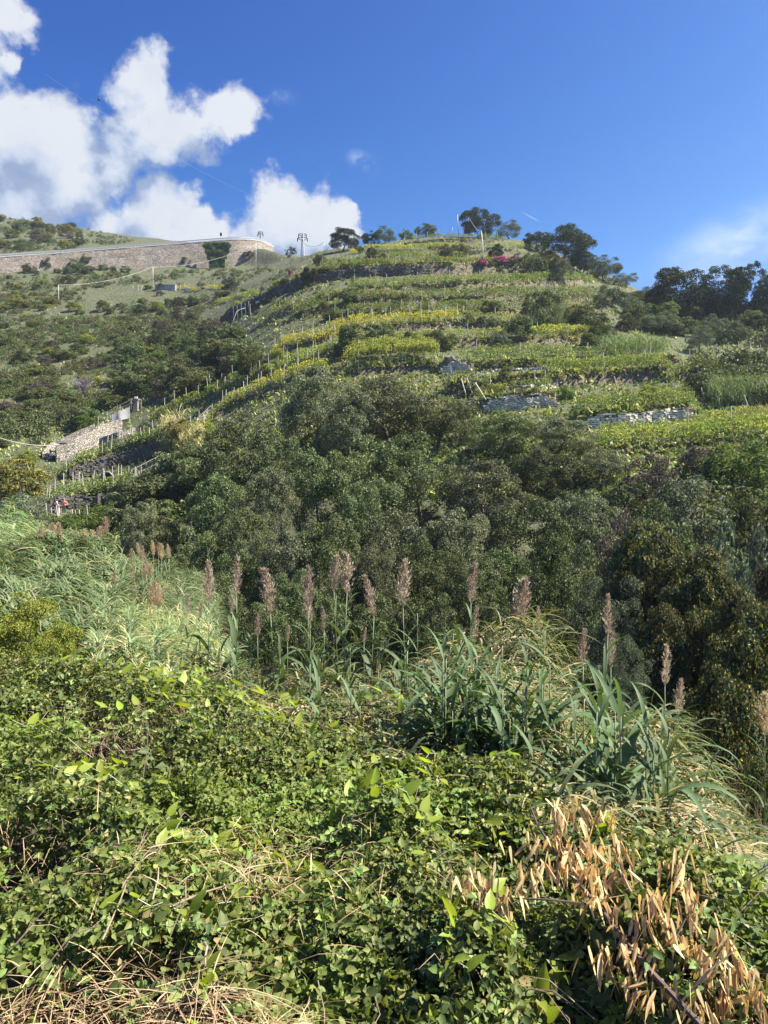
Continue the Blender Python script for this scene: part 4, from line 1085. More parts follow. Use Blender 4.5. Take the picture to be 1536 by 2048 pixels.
# road sign on the wall, pylons, poles
def pole(px, pyt, pyb, Y, r, mat, label, name='utility_pole', cat='pole', lean=0.0, extra=None):
    a = P(px, pyb, Y); t = P(px + lean, pyt, Y)
    e = empty(name, tuple(a), label, cat)
    b = Bag(); b.tube([(0, 0, -1.2), tuple((t - a) * .5), tuple(t - a)], [r, r * .85, r * .65], 8)
    link('shaft', b.mesh('shaft', mat, smooth=True), e)
    if extra: extra(e, t - a)
    return t
def lamp_head(e, t):
    b = Bag(); b.tube([t, t + np.array([0, 0, .8]), t + np.array([-.5, 0, 1.1])], [.08, .06, .05], 6)
    link('bracket', b.mesh('bracket', M['metal']), e)
    b = Bag(); b.box(t + np.array([-.2, 0, .2]), .75, .25, 1.2, jit=.05)
    link('signal_box', b.mesh('signal_box', M['darkcable']), e)
pole(443, 470, 482, 299, .1, M['metal'], 'small dark road signal post on the ridge road wall', 'signal_post', 'signal post', extra=lamp_head)
def pylon(px, pyt, pyb, Y, label):
    a = P(px, pyb, Y); h = (pyb - pyt) / F * Y
    e = empty('pylon', tuple(a), label, 'pylon')
    wb, wt = h * .075, h * .028
    b = Bag(); cr = Bag()
    for sx in (-1, 1):
        for sy in (-1, 1):
            b.tube([(sx * wb, sy * wb, -1.5), (sx * wt, sy * wt, h)], .10, 4)
    link('legs', b.mesh('legs', M['metal']), e)
    nl = 9
    for k in range(nl):
        z0, z1 = h * k / nl, h * (k + 1) / nl
        w0 = wb + (wt - wb) * k / nl; w1 = wb + (wt - wb) * (k + 1) / nl
        for s in (-1, 1):
            cr.tube([(-w0, s * w0, z0), (w1, s * w1, z1)], .045, 4); cr.tube([(w0, s * w0, z0), (-w1, s * w1, z1)], .045, 4)
            cr.tube([(s * w0, -w0, z0), (s * w1, w1, z1)], .045, 4)
    link('lattice', cr.mesh('lattice', M['metal']), e)
    ends = []
    for z, wd in ((h * .98, h * .17), (h * .80, h * .22)):
        ab = Bag(); ab.tube([(-wd, 0, z), (0, 0, z + .25), (wd, 0, z)], .14, 4); ab.tube([(-wd, 0, z - .1), (0, 0, z - .9), (wd, 0, z - .1)], .12, 4)
        arm = link('crossarm', ab.mesh('crossarm', M['metal']), e)
        for s in (-1, 1):
            ib = Bag(); ib.tube([(s * wd, 0, z), (s * wd, 0, z - .5), (s * wd, 0, z - 1.1)], [.12, .2, .12], 6)
            link('insulator', ib.mesh('insulator', M['darkcable']), arm)
            ends.append(a + np.array([s * wd, 0, z - 1.1]))
    return ends
pe1 = pylon(605, 467, 512, 235, 'larger lattice pylon standing clear against the cloud')
pe2 = pylon(521, 463, 488, 330, 'smaller lattice pylon behind the rounded end of the ridge wall')
hitp = lambda px, py, ymin=150: hit(px, py, ymin)
y1 = hitp(119, 605)[1]; y2 = hitp(309, 570)[1]; y3 = min(hitp(514, 535)[1], 290)
t1 = pole(117, 570, 606, y1, .11, M['palepole'], 'white utility pole by the small terraces on the rough hillside')
t2 = pole(306, 534, 571, y2, .11, M['palepole'], 'white utility pole above the concrete tank')
t3 = pole(512, 488, 537, y3, .10, M['palepole'], 'white utility pole in front of the rounded wall end')
ya = hit(968, 522)[1]
t4 = pole(968, 463, 523, ya, .11, M['palepole'], 'tall white pole rising from the pink blossom', lean=-5)
t5 = pole(938, 428, 466, 205, .14, M['metal'], 'grey pole on the hilltop leaning on the dark evergreen', lean=-2)
t6 = pole(917, 429, 466, 206, .09, M['metal'], 'thin antenna mast on the hilltop', 'mast', 'mast', lean=-2)
t7 = pole(648, 484, 500, 207, .07, M['metal'], 'thin stake on the skyline right of the bigger pylon'.replace('right of', 'beyond'), 'mast', 'mast')
t8 = pole(905, 455, 466, 206, .06, M['metal'], 'low thin stake beside the antenna mast', 'mast', 'mast')
def cable(a, b, sag, r, mat, label, name='cable'):
    t = np.linspace(0, 1, 25)[:, None]
    p = a * (1 - t) + b * t; p[:, 2] -= (4 * t * (1 - t))[:, 0] * sag
    bg_ = Bag(); bg_.tube(p, r, 4)
    return tag(link(name, bg_.mesh(name, mat, a), None, tuple(a)), label, 'cable')
cable(t1, t2, 1.6, .04, M['palepole'], 'pale cable from the terrace pole up to the tank pole')
cable(t2, t3, 2.2, .04, M['palepole'], 'pale cable from the tank pole to the rounded wall end')
cable(t4, t5, 1.0, .05, M['cable'], 'cable drooping from the hilltop pole to the blossom pole')
cable(pe1[0], t7, 2.0, .04, M['darkcable'], 'thin wire from the bigger pylon to the skyline stake')
cable(P(90, 148, 120), P(760, 455, 230), 6.0, .009, M['cable'], 'long thin aerial cable crossing the clouds')
cable(P(-60, 850, 100), P(118, 889, 112), 1.0, .035, M['palepole'], 'pale wire running to the ruined house roof')
b = Bag(); b.tube([P(198, 190, 125), P(198, 196, 125)], .03, 4)
bb = bpy.data.meshes.new('x'); bpy.data.meshes.remove(bb)
def ball(name, c, r, mat, label, cat):
    e = empty(name, tuple(c), label, cat)
    t = np.linspace(0, pi, 9); pr = np.stack([np.zeros(9), np.zeros(9), -np.cos(t) * r], 1)
    k = Bag(); k.tube(pr, np.sin(t) * r + 1e-4, 10, cap=False)
    link('shell', k.mesh('shell', mat, smooth=True), e)
    k = Bag(); k.tube([(0, 0, r), (0, 0, r * 3.2)], r * .2, 5); link('clamp', k.mesh('clamp', mat), e)
ball('aerial_marker', P(198, 199, 124), .2, M['darkcable'], 'small dark marker hanging from the aerial cable in the blue sky', 'cable marker')

# ------------------------------------------------------------------ the ruined stone house and its walls
def rubble(bag, pts, thick, seed=0, sub_=10):
    """thick rubble wall: list of (base point, height); ragged top"""
    B = []; Hh = []
    for k in range(len(pts) - 1):
        for s in range(sub_):
            t = s / sub_
            B.append(pts[k][0] * (1 - t) + pts[k + 1][0] * t); Hh.append(pts[k][1] * (1 - t) + pts[k + 1][1] * t)
    B.append(pts[-1][0]); Hh.append(pts[-1][1])
    B = np.array(B); Hh = np.array(Hh); n = len(B)
    Hh = Hh + (fbm(np.arange(n) / 2.2, np.full(n, seed + .5), seed) - .5) * .55
    d = np.gradient(B, axis=0); d[:, 2] = 0; d = unit(d); nr = np.stack([-d[:, 1], d[:, 0], np.zeros(n)], 1)
    rows = 6; ring = []
    for k in range(rows + 1):
        z = np.stack([np.zeros(n), np.zeros(n), -1.2 + (Hh + 1.2) * k / rows], 1)
        ring.append(B + z + nr * (fbm(np.arange(n) / 1.5, np.full(n, k * .9), seed + 7)[:, None] - .5) * .2)
    for k in range(rows, -1, -1):
        z = np.stack([np.zeros(n), np.zeros(n), -1.2 + (Hh + 1.2) * k / rows], 1)
        ring.append(B + z + nr * thick)
    V = np.array(ring); R = len(V)
    i, j = np.meshgrid(np.arange(R - 1), np.arange(n - 1), indexing='ij'); q = i * n + j
    T = np.concatenate([np.stack([q, q + 1, q + n + 1], -1).reshape(-1, 3), np.stack([q, q + n + 1, q + n], -1).reshape(-1, 3)])
    bag.add(V.reshape(-1, 3), T)
    for col in (0, n - 1):
        idx = [r * n + col for r in range(R)]
        Vc = V.reshape(-1, 3)[idx]
        tt = [(r, r + 1, R - 2 - r) for r in range(R // 2 - 1)] + [(r, R - 2 - r, R - 1 - r) for r in range(R // 2 - 1)]
        bag.add(Vc, tt)
def ruin():
    Y0 = 106.0
    A = P(92, 932, Y0 + 1.0); Bp = P(112, 936, Y0 - 0.5); Bq = P(124, 938, Y0 - .7); C = P(150, 922, Y0 + 1); D = P(186, 905, Y0 + 4)
    o = A.copy()
    e = empty('ruined_house', tuple(o), 'roofless sunlit stone house with a dark doorway among the vines', 'ruined house')
    b = Bag(); rubble(b, [(A, 1.8), (P(103, 934, Y0), 2.0)], .5, 1); link('gable_wall', b.mesh('gable_wall', M['ruin'], o), e)
    b = Bag(); rubble(b, [(P(113, 937, Y0 - .6), 2.6), (C, 2.9), (D, 3.0)], .5, 2); link('front_wall', b.mesh('front_wall', M['ruin'], o), e)
    b = Bag(); rubble(b, [(A, 1.8), (P(110, 915, Y0 + 6), 2.3), (P(190, 890, Y0 + 9), 3.2)], .5, 3); link('back_wall', b.mesh('back_wall', M['ruin'], o), e)
    b = Bag(); c = P(108, 937, Y0 - .25); c1 = c + np.array([0, .35, 0])
    b.box(c1 + np.array([0, 0, .7]), 1.0, .1, 2.2); link('doorway_shade', b.mesh('doorway_shade', M['dark'], o), e)  # near-black slab painted as the shade inside the empty doorway
    b = Bag(); b.box(c + np.array([0, .1, 1.85]), 1.1, .5, .22, jit=.05); link('lintel', b.mesh('lintel', M['rock'], o), e)
    b = Bag(); b.box(P(136, 885, Y0 + 4), 2.6, 2.4, .22, jit=.06); link('roof_slab', b.mesh('roof_slab', M['concrete'], o), e)
    a2 = P(186, 902, Y0 + 4)
    e2 = empty('ruined_wall', tuple(a2), 'stepped sunlit stone wall climbing behind the ruined house', 'stone wall')
    b = Bag(); rubble(b, [(a2, 2.6), (P(205, 885, Y0 + 6), 2.6), (P(225, 868, Y0 + 8), 1.9), (P(245, 862, Y0 + 9), 1.7)], .5, 5)
    link('masonry', b.mesh('masonry', M['ruin'], a2), e2)
    a3 = P(214, 872, Y0 + 11)
    e3 = empty('ruined_wall', tuple(a3), 'small upright piece of stone wall below the grey netting', 'stone wall')
    b = Bag(); rubble(b, [(a3, 1.9), (P(238, 866, Y0 + 11.3), 1.8)], .6, 6); link('masonry', b.mesh('masonry', M['ruin'], a3), e3)
    a4 = P(198, 905, Y0 + 2.5)
    e4 = empty('ruined_wall', tuple(a4), 'dark shaded stone wall behind the staked vines', 'stone wall')
    b = Bag(); rubble(b, [(a4, 2.0), (P(235, 893, Y0 + 2.2), 2.0), (P(272, 880, Y0 + 3.5), 1.8)], .5, 8); link('masonry', b.mesh('masonry', M['ruin'], a4), e4)
    # arched niche in the terrace wall
    a5 = P(215, 968, 96.2)
    e5 = empty('stone_arch', tuple(a5), 'low dark arch built into the shaded terrace wall', 'arch')
    an = np.linspace(0, pi, 9)
    b = Bag(); b.tube(np.stack([np.cos(an) * .75, np.full(9, -.1), np.sin(an) * .9 + .6], 1), .16, 6); link('arch_ring', b.mesh('arch_ring', M['ruin']), e5)
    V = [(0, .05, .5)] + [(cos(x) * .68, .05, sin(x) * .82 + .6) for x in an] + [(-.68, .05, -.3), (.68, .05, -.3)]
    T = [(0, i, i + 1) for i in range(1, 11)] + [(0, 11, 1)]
    b = Bag(); b.add(V, T); b.add(np.array(V) + np.array([0, .2, 0]), [t[::-1] for t in T]); link('arch_shade', b.mesh('arch_shade', M['dark']), e5)  # dark sheet colours in the shade under the arch, no recess behind
    # grey netting and wooden railing
    a6 = P(224, 845, Y0 + 14)
    e6 = empty('netting_screen', tuple(a6), 'pale grey netting screen stretched above the ruined walls', 'netting')
    top = [P(224, 830, Y0 + 14), P(238, 823, Y0 + 14.3), P(258, 814, Y0 + 15)]; bot = [P(223, 846, Y0 + 14), P(240, 841, Y0 + 14.2), P(259, 836, Y0 + 15)]
    ks = np.linspace(0, 1, 13); V = []
    for k in ks:
        tp = np.array([np.interp(k, [0, .45, 1], [q[i] for q in top]) for i in range(3)]); bt = np.array([np.interp(k, [0, .45, 1], [q[i] for q in bot]) for i in range(3)])
        wv = .05 * sin(k * 9)
        V += [tp + np.array([0, wv, 0]), bt + np.array([0, wv * 1.5, 0]), tp + np.array([0, wv + .03, 0]), bt + np.array([0, wv * 1.5 + .03, 0])]
    T = []
    for k in range(12):
        q = k * 4
        T += [(q, q + 1, q + 5), (q, q + 5, q + 4), (q + 2, q + 6, q + 7), (q + 2, q + 7, q + 3), (q, q + 4, q + 6), (q, q + 6, q + 2)]
    b = Bag(); b.add(V, T); link('cloth', b.mesh('cloth', M['sheet'], a6), e6)
    for q, p2 in zip(top, bot):
        bb = Bag(); bb.tube([(0, .1, -.6), tuple(q - p2 + np.array([0, .1, .2]))], .05, 5); link('post', bb.mesh('post', M['post']), e6, tuple(p2 - a6))
    a7 = P(193, 838, Y0 + 17)
    e7 = empty('wooden_railing', tuple(a7), 'thin wooden railing running uphill behind the netting', 'railing')
    rp = [P(196, 833, Y0 + 17), P(215, 824, Y0 + 17.5), P(240, 810, Y0 + 18), P(262, 800, Y0 + 18.5), P(282, 800, Y0 + 19)]
    b = Bag(); b.tube(rp, .06, 5); b.tube([q - np.array([0, 0, .55]) for q in rp], .05, 5); link('rail', b.mesh('rail', M['railwood'], a7), e7)
    for q in rp: link('post', post_mesh(1.3), e7, tuple(q - np.array([0, 0, 1.2]) - a7))
    a8 = P(272, 815, Y0 + 18)
    e8 = empty('gate_pillar', tuple(a8), 'short grey stone pillar at the top of the railing', 'pillar')
    b = Bag(); b.box((0, 0, .3), .7, .7, 1.8, jit=.06); b.box((0, 0, 1.3), .85, .85, .2, jit=.05); link('masonry', b.mesh('masonry', M['ruin']), e8)
    b = Bag(); b.box((0, 0, 1.55), .45, .45, .35, jit=.1); link('capstone', b.mesh('capstone', M['rock']), e8)
ruin()

# concrete tank and odds and ends on the hillsides
def tank():
    a = hitp(310, 584)
    e = empty('concrete_tank', tuple(a), 'grey roofless concrete tank below the second white pole', 'tank')
    W_, D_, h_ = 6.4, 3.4, 1.8
    for nm, c, sx, sy in (('front_wall', (W_ / 2, 0, h_ / 2 - .5), W_, .35), ('back_wall', (W_ / 2, D_, h_ / 2 - .3), W_, .35), ('side_wall', (.18, D_ / 2, h_ / 2 - .45), .33, D_ - .4), ('side_wall', (W_ - .18, D_ / 2, h_ / 2 - .45), .33, D_ - .4)):
        b = Bag(); b.box(c, sx, sy, h_ + 1.0, jit=.01); link(nm, b.mesh(nm, M['concrete']), e)
    b = Bag(); b.box((W_ / 2, -.1, h_ - .02), W_ + .4, .7, .2); link('coping', b.mesh('coping', M['rock']), e)
    a = hitp(372, 584)
    e = empty('low_concrete_wall', tuple(a), 'low pale broken wall beside the concrete tank', 'wall')
    b = Bag(); rubble(b, [(np.zeros(3), 1.4), (np.array([7., 0, .2]), 1.5), (np.array([13., .5, .3]), .8)], .5, 4); link('masonry', b.mesh('masonry', M['concrete']), e)
    for i, px in enumerate((352, 360, 368, 276, 283)):
        p = hitp(px, 584)
        e = empty('pale_stake', tuple(p), 'pale stake standing around the concrete tank', 'stake', 'stakes by the concrete tank')
        link('shaft', post_mesh(2.2), e, (0, 0, 0), (0, .08, 0), (2, 2, 1))
tank()
def rock(px, py, wpx, label, mat='rock'):
    p = hit(px, py); s = wpx / F * p[1]
    rg = np.random.default_rng(px)
    t = np.linspace(0, pi, 7); k = Bag()
    k.tube(np.stack([np.zeros(7), np.zeros(7), -np.cos(t) * s * .38 + s * .2], 1), np.sin(t) * s * .5 + .01, 9, cap=False)
    V = np.concatenate(k.v); V += (rg.random(V.shape) - .5) * s * .16
    k.v = [V]
    tag(link('boulder', k.mesh('boulder', M[mat]), None, tuple(p)), label, 'boulder')
rock(517, 604, 11, 'white boulder nearer the gully on the upper vine terrace')
rock(530, 598, 10, 'white boulder next to the first, nearer the curving bank')
rock(900, 745, 26, 'dark rounded boulder in front of the light grey stone patch', 'gap')
def rail_track():
    a = hit(455, 668); Ya = a[1]
    e = empty('white_rail_frame', tuple(a), 'bent white metal rail rising beside the stakes above the gully', 'rail')
    pts = [P(455, 672, Ya), P(462, 655, Ya + .3), P(473, 624, Ya + .8), P(478, 620, Ya + 1), P(490, 616, Ya + 1.6)]
    b = Bag(); b.tube(pts, .09, 6); link('rail', b.mesh('rail', M['palepole'], a), e)
    b = Bag(); b.tube([P(470, 657, Ya), P(492, 636, Ya + 1)], .06, 5); link('brace', b.mesh('brace', M['palepole'], a), e)
    for px, py, hh in ((468, 638, 26), (476, 632, 22), (484, 630, 24), (492, 628, 22), (499, 618, 16), (502, 632, 24), (488, 656, 16), (450, 672, 10)):
        q0 = P(px, py, Ya + 1); q1 = P(px - 2, py - hh, Ya + 1)
        b = Bag(); b.tube([(0, 0, -.6), tuple(q1 - q0)], .045, 5)
        link('upright', b.mesh('upright', M['post']), e, tuple(q0 - a))
rail_track()
def handrail(p0, p1, h, n, label):
    a, c = hit(*p0), hit(*p1)
    e = empty('handrail', tuple(a), label, 'handrail')
    b = Bag(); b.tube([a + (0, 0, h), (a + c) / 2 + (0, 0, h), c + (0, 0, h)], .05, 6); b.tube([a + (0, 0, h * .5), c + (0, 0, h * .5)], .03, 5)
    link('rail', b.mesh('rail', M['railwood'], a), e)
    for k in np.linspace(0, 1, n): link('post', post_mesh(h), e, tuple((a * (1 - k) + c * k) - a))
handrail((394, 865), (422, 832), 1.6, 5, 'grey metal handrail climbing beside the straw-coloured bush')
handrail((452, 810), (476, 795), 1.2, 3, 'short pale handrail in the staked slope')
handrail((262, 970), (320, 935), 1.5, 7, 'wire fence rail stepping down beside the lowest vines')
def plank(p0, p1, Yo, r, label, name='plank'):
    g0 = hit(*p1); a = P(p0[0], p0[1], g0[1] - .6 + Yo); c = P(p1[0], p1[1], g0[1] - .6)
    b = Bag(); b.tube([a, c], r, 5)
    tag(link(name, b.mesh(name, M['post'], a), None, tuple(a)), label, 'plank')
plank((1070, 755), (1097, 783), .5, .08, 'long grey plank leaning above the pale stone wall')
plank((950, 765), (972, 800), .4, .08, 'pale plank leaning by the oak crowns')
plank((922, 757), (932, 790), .3, .07, 'dark stake leaning beside the stone patch')
plank((934, 757), (944, 785), .3, .07, 'second dark stake leaning beside the stone patch')
plank((1228, 752), (1234, 775), .1, .06, 'upright grey stake in the vines over the brown bank')
plank((1402, 775), (1410, 800), .2, .06, 'stake at the end of the vines near the bush')
plank((1488, 790), (1500, 825), .2, .06, 'tilted stake before the dead reeds')

# bougainvillea
def blossom(px, py, wpx, label):
    p = hit(px, py); s = wpx / F * p[1]; n = int(500 * s)
    e = empty('blossom_shrub', tuple(p), label, 'flowering shrub')
    d = unit(rng.normal(size=(n, 3))); d[:, 2] = np.abs(d[:, 2])
    c = d * np.array([s * .5, .9, 1.5]) * rng.uniform(.5, 1, (n, 1)) * (0.7 + .5 * vnoise(d[:, 0] * 3, d[:, 2] * 3, px)[:, None])
    L = rng.uniform(.15, .35, n)
    V, T = leaf2(c, d + rng.normal(size=(n, 3)) * .5, L, L * .8, rng)
    m = rng.random(n) < .72
    Tm = T.reshape(n, 2, 3)
    link('blossom', make_mesh('blossom', V, Tm[m].reshape(-1, 3), M['flower']), e)
    link('foliage', make_mesh('foliage', V, Tm[~m].reshape(-1, 3), M['green']), e)
blossom(965, 531, 22, 'small magenta blossom clump at the foot of the tall white pole')
blossom(997, 532, 42, 'wide magenta blossom shrub next to the small clump')
blossom(1030, 525, 34, 'magenta blossom shrub farthest from the white pole')
blossom(582, 551, 13, 'single tiny magenta flower clump near the gully head')

# leafless purple-grey shrub on the rough hillside
def bare_tree():
    p = hit(165, 800, 60); e = empty('bare_tree', tuple(p), 'leafless purple-grey tree on the rough hillside', 'tree')
    rg = np.random.default_rng(5); s = 4.6
    b = Bag(); tw = Bag()
    b.tube([(0, 0, -.3), (.1, 0, s * .5), (0, .1, s)], [.12, .09, .03], 6)
    for k in range(60):
        z = rg.uniform(.4, 1) * s; a = rg.uniform(0, 6.28); l = rg.uniform(.8, 2.4)
        st = np.array([.05, .05, z * .75]); en = st + np.array([cos(a) * l, sin(a) * l, rg.uniform(.2, 1.4)])
        b.tube([st, (st + en) / 2 + (0, 0, .15), en], [.05, .035, .015], 4, False)
        for q in range(7):
            t = rg.uniform(.4, 1); m = st * (1 - t) + en * t; tw.tube([m, m + rg.normal(size=3) * .35 + (0, 0, .2)], [.02, .008], 3, False)
    link('trunk', b.mesh('trunk', M['heathertwig']), e); link('twigs', tw.mesh('twigs', M['heathertwig']), e)
M['heathertwig'] = plain('mauve_twig', (0.24, 0.19, 0.18), .9, .2)
bare_tree()

# ------------------------------------------------------------------ people on the lower terrace
def skin_body(name, joints, edges, radii, mat, e):
    me = bpy.data.meshes.new(name); me.from_pydata(joints, edges, [])
    o = link(name, me, e)
    sm = o.modifiers.new('skin', 'SKIN')
    for v, r in zip(me.skin_vertices[0].data, radii): v.radius = (r, r)
    me.skin_vertices[0].data[0].use_root = True
    ss = o.modifiers.new('smooth', 'SUBSURF'); ss.levels = 1; ss.render_levels = 1
    me.materials.append(mat)
    return o
def person(px, py, Y, label, shirt, trousers, akimbo=False, h=1.7, rz=0.0, hat=None, bend=0.0):
    p = on(px, Y)
    z = float(p[2]) + h if py is None else (1024 - py) / F * Y       # py = head top
    e = empty('person', (p[0], p[1], z - h), label, 'person', rz=rz)
    k = h / 1.7; f = lambda x, y, zz: (x * k, (y - bend * max(zz - .9, 0)) * k, zz * k)
    J = [f(0, 0, .93), f(0, 0, 1.15), f(0, 0, 1.36), f(0, 0, 1.46), f(0, -.01, 1.58), f(0, -.01, 1.68), f(.1, 0, .88), f(.11, 0, .48), f(.11, .02, .08), f(.11, -.13, .04), f(-.1, 0, .88), f(-.11, 0, .48), f(-.11, .02, .08), f(-.11, -.13, .04)]
    E = [(0, 1), (1, 2), (2, 3), (3, 4), (4, 5), (0, 6), (6, 7), (7, 8), (8, 9), (0, 10), (10, 11), (11, 12), (12, 13)]
    R = [.14, .13, .15, .055, .095, .07, .09, .065, .05, .04, .09, .065, .05, .04]
    el = (.42, .06, 1.12) if akimbo else (.25, .02, 1.12); hd = (.17, -.08, 1.0) if akimbo else (.24, -.12, .9)
    for s in (1, -1):
        i = len(J)
        J += [f(s * .18, 0, 1.38), f(s * el[0], el[1], el[2]), f(s * hd[0], hd[1], hd[2]), f(s * hd[0] * .9, hd[1] - .05, hd[2] - .07)]
        E += [(2, i), (i, i + 1), (i + 1, i + 2), (i + 2, i + 3)]; R += [.07, .05, .04, .03]
    skin_body('body', J, E, [r * k for r in R], M['skin'], e)
    # clothes follow the torso and legs
    skin_body('shirt', [J[0], J[1], J[2], J[14], J[18]], [(0, 1), (1, 2), (2, 3), (2, 4)], [.165 * k, .16 * k, .17 * k, .09 * k, .09 * k], shirt, e)
    skin_body('trousers', [J[0], J[6], J[7], J[8], J[10], J[11], J[12]], [(0, 1), (1, 2), (2, 3), (0, 4), (4, 5), (5, 6)], [.15 * k, .11 * k, .085 * k, .07 * k, .11 * k, .085 * k, .07 * k], trousers, e)
    hb = Bag(); c = np.array(J[5]); t = np.linspace(.3, pi, 7)
    hb.tube(np.stack([np.full(7, c[0]), np.full(7, c[1] + .015), c[2] - .03 - np.cos(t) * .1], 1), np.sin(t) * .115 + .001, 9, False)
    link('hair' if not hat else 'hat', hb.mesh('hair', hat or M['hair'], smooth=True), e)
wall_y = hit(128, 1022)[1]
person(128, None, wall_y - 1.3, 'person in a red top, hands on hips, before the dark terrace wall', M['red'], M['bluecloth'], True, rz=.2)
person(116, None, wall_y - 2.6, 'person in a white top with white hair stooping beside the stakes', M['whitecloth'], M['whitecloth'], False, h=1.6, rz=-.5, hat=M['whitecloth'], bend=.25)
person(44, 1062, 62, 'person in a pale top and dark trousers half hidden by far reed plumes', M['whitecloth'], M['bluecloth'], False, h=1.65, rz=.4, hat=M['whitecloth'])
for i, (px, py, hh) in enumerate(((94, 1036, 30), (104, 1030, 22), (115, 1030, 26), (146, 1012, 22), (160, 1024, 22), (176, 1022, 30), (170, 1018, 18), (152, 1030, 20))):
    q = on(px, wall_y - 3.4)
    e = empty('vine_stake', tuple(q), 'pale wooden stake standing in front of the people', 'stake', 'stakes in front of the people')
    link('shaft', post_mesh(hh / F * 80), e, (0, 0, 0), (0, -.1, 0), (1.2, 1.2, 1))

# ------------------------------------------------------------------ reeds
def blade(seed, L=.55, W=.045, up=.75, droop=1.0, segs=8):
    """a single arching reed leaf with a folded midrib; grows along +x from the origin"""
    rg = np.random.default_rng(seed); V = []; T = []
    x = z = 0.0; ang = up; tw = rg.normal() * .35
    for k in range(segs + 1):
        t = k / segs
        wd = W * .5 * min(1, .45 + t * 4) * (1 - t ** 2.2) + .001
        a = tw * t
        V += [(x, -wd * cos(a), z + wd * (.35 - sin(a))), (x, 0, z), (x, wd * cos(a), z + wd * (.35 + sin(a)))]
        x += cos(ang) * L / segs; z += sin(ang) * L / segs
        ang -= droop * (1.9 / segs) * (.5 + t)
    for k in range(segs):
        a = k * 3
        T += [(a, a + 3, a + 4), (a, a + 4, a + 1), (a + 1, a + 4, a + 5), (a + 1, a + 5, a + 2)]
    return V, T
def blade_mesh(seed, mat, **kw):
    V, T = blade(seed, **kw); return make_mesh('leaf', V, T, mat, True)
BL_LOW = [blade_mesh(k, M['reed'], L=random.uniform(.5, .68), W=random.uniform(.048, .066), up=random.uniform(.75, 1.2), droop=random.uniform(.9, 1.6)) for k in range(7)]
BL_HI = [blade_mesh(20 + k, M['reed'], L=random.uniform(.32, .45), W=random.uniform(.028, .036), up=random.uniform(1.0, 1.25), droop=random.uniform(.3, .9)) for k in range(5)]
BL_FAR = [blade_mesh(40 + k, M['reedgreen'], L=.6, W=.05, up=.9, droop=1.2, segs=4) for k in range(4)]
def plume_mesh(seed, mat, h=.5, wd=.14, dense=1.0, bend=.0):
    rg = np.random.default_rng(seed); n = int(150 * dense)
    t = rg.uniform(0, 1, n) ** 1.1
    an = rg.uniform(0, 2 * pi, n)
    wid = wd * 1.15 * np.clip((t + .05) / .3, 0, 1) ** .5 * (1 - t) ** .75 + .012
    base = np.stack([np.zeros(n), np.zeros(n), t * h * .88 - .02], 1)
    sp = .20 + .42 * (1 - t)
    D = np.stack([np.cos(an) * sp, np.sin(an) * sp, np.full(n, 1.0)], 1)
    L = wid * rg.uniform(.8, 1.7, n) + .03
    # spikelets: slim clusters along each branch
    Pp = []; Dd = []
    for q in range(5):
        f = rg.uniform(.25, 1.0, n)
        Pp.append(base + unit(D) * (L * f)[:, None] + rg.normal(size=(n, 3)) * .006); Dd.append(D + rg.normal(size=(n, 3)) * .35)
    Pp = np.concatenate(Pp); Dd = np.concatenate(Dd)
    V1, T1 = strips(Pp, Dd, rg.uniform(.035, .06, len(Pp)), .0125, rg, 2, .3)
    V2, T2 = strips(base, D, L, .005, rg, 2, .15)
    b = Bag(); b.add(V1, T1); b.add(V2, T2)
    for V in b.v:                                   # the head nods to one side
        zz = np.clip(V[:, 2] / h, 0, 1.2); V[:, 0] += bend * h * zz ** 2; V[:, 2] -= abs(bend) * h * .35 * zz ** 3
    return b.mesh('panicle', mat)
PL = [plume_mesh(k, M['plume'], wd=(.085, .11, .13, .095, .115, .105, .14)[k], dense=(.8, 1.0, 1.25, .7, 1.0, .9, 1.3)[k], bend=(.03, .12, .05, .2, -.06, .1, .16)[k]) for k in range(7)]
PLT = [plume_mesh(10 + k, M['plumetan'], wd=.16, dense=1.3) for k in range(3)]
STEMC = {}
def reed(px, py, Y, label, group=None, plume=True, ph=.5, pw=1.0, tan=False, zbot=None, leaves=True, lean=0.0, spread=1.0):
    tip = P(px, py, Y)
    gx0 = tip[0] - lean; g0 = np.array([gx0, Y + random.uniform(-.1, .1), 0]); g0[2] = float(gz(g0[0], g0[1]))
    if zbot is not None: g0[2] = max(g0[2], zbot)
    e = empty('giant_reed', tuple(g0), label, 'reed', group); e['top_height'] = float(tip[2] - g0[2])
    top = tip - g0; hz = top[2] - (ph * .95 if plume else .15)
    t = np.linspace(0, 1, 8)
    ax = np.stack([top[0] * t ** 1.6, top[1] * t ** 1.6 + .03 * np.sin(t * 3), hz * t], 1)
    b = Bag(); b.tube(ax, .012 - .008 * t, 6); link('stem', b.mesh('stem', M['stem'], smooth=True), e)
    if plume:
        s = ph / .5
        link('panicle', random.choice(PLT if tan else PL), e, tuple(ax[-1]), (random.gauss(0, .07), random.gauss(0, .07), random.gauss(.2, .8)), (s * pw * .86, s * pw * .86, s))
    if leaves:
        az = random.uniform(0, 6.28); z = hz - (.18 if plume else .0); k = 0
        zlow = max(hz - 3.0, .4)
        while z > zlow:
            c = [np.interp(z / hz, t, ax[:, i]) for i in range(3)]
            hi = k < 3
            s = random.uniform(.8, 1.15) * (0.85 if hi else 1.0) * spread
            link('leaf', random.choice(BL_HI if hi else BL_LOW), e, c, (random.gauss(0, .12), random.gauss(0, .12), az + random.gauss(0, .35)), (s, s, s))
            az += pi; z -= random.uniform(.10, .16); k += 1
    return e
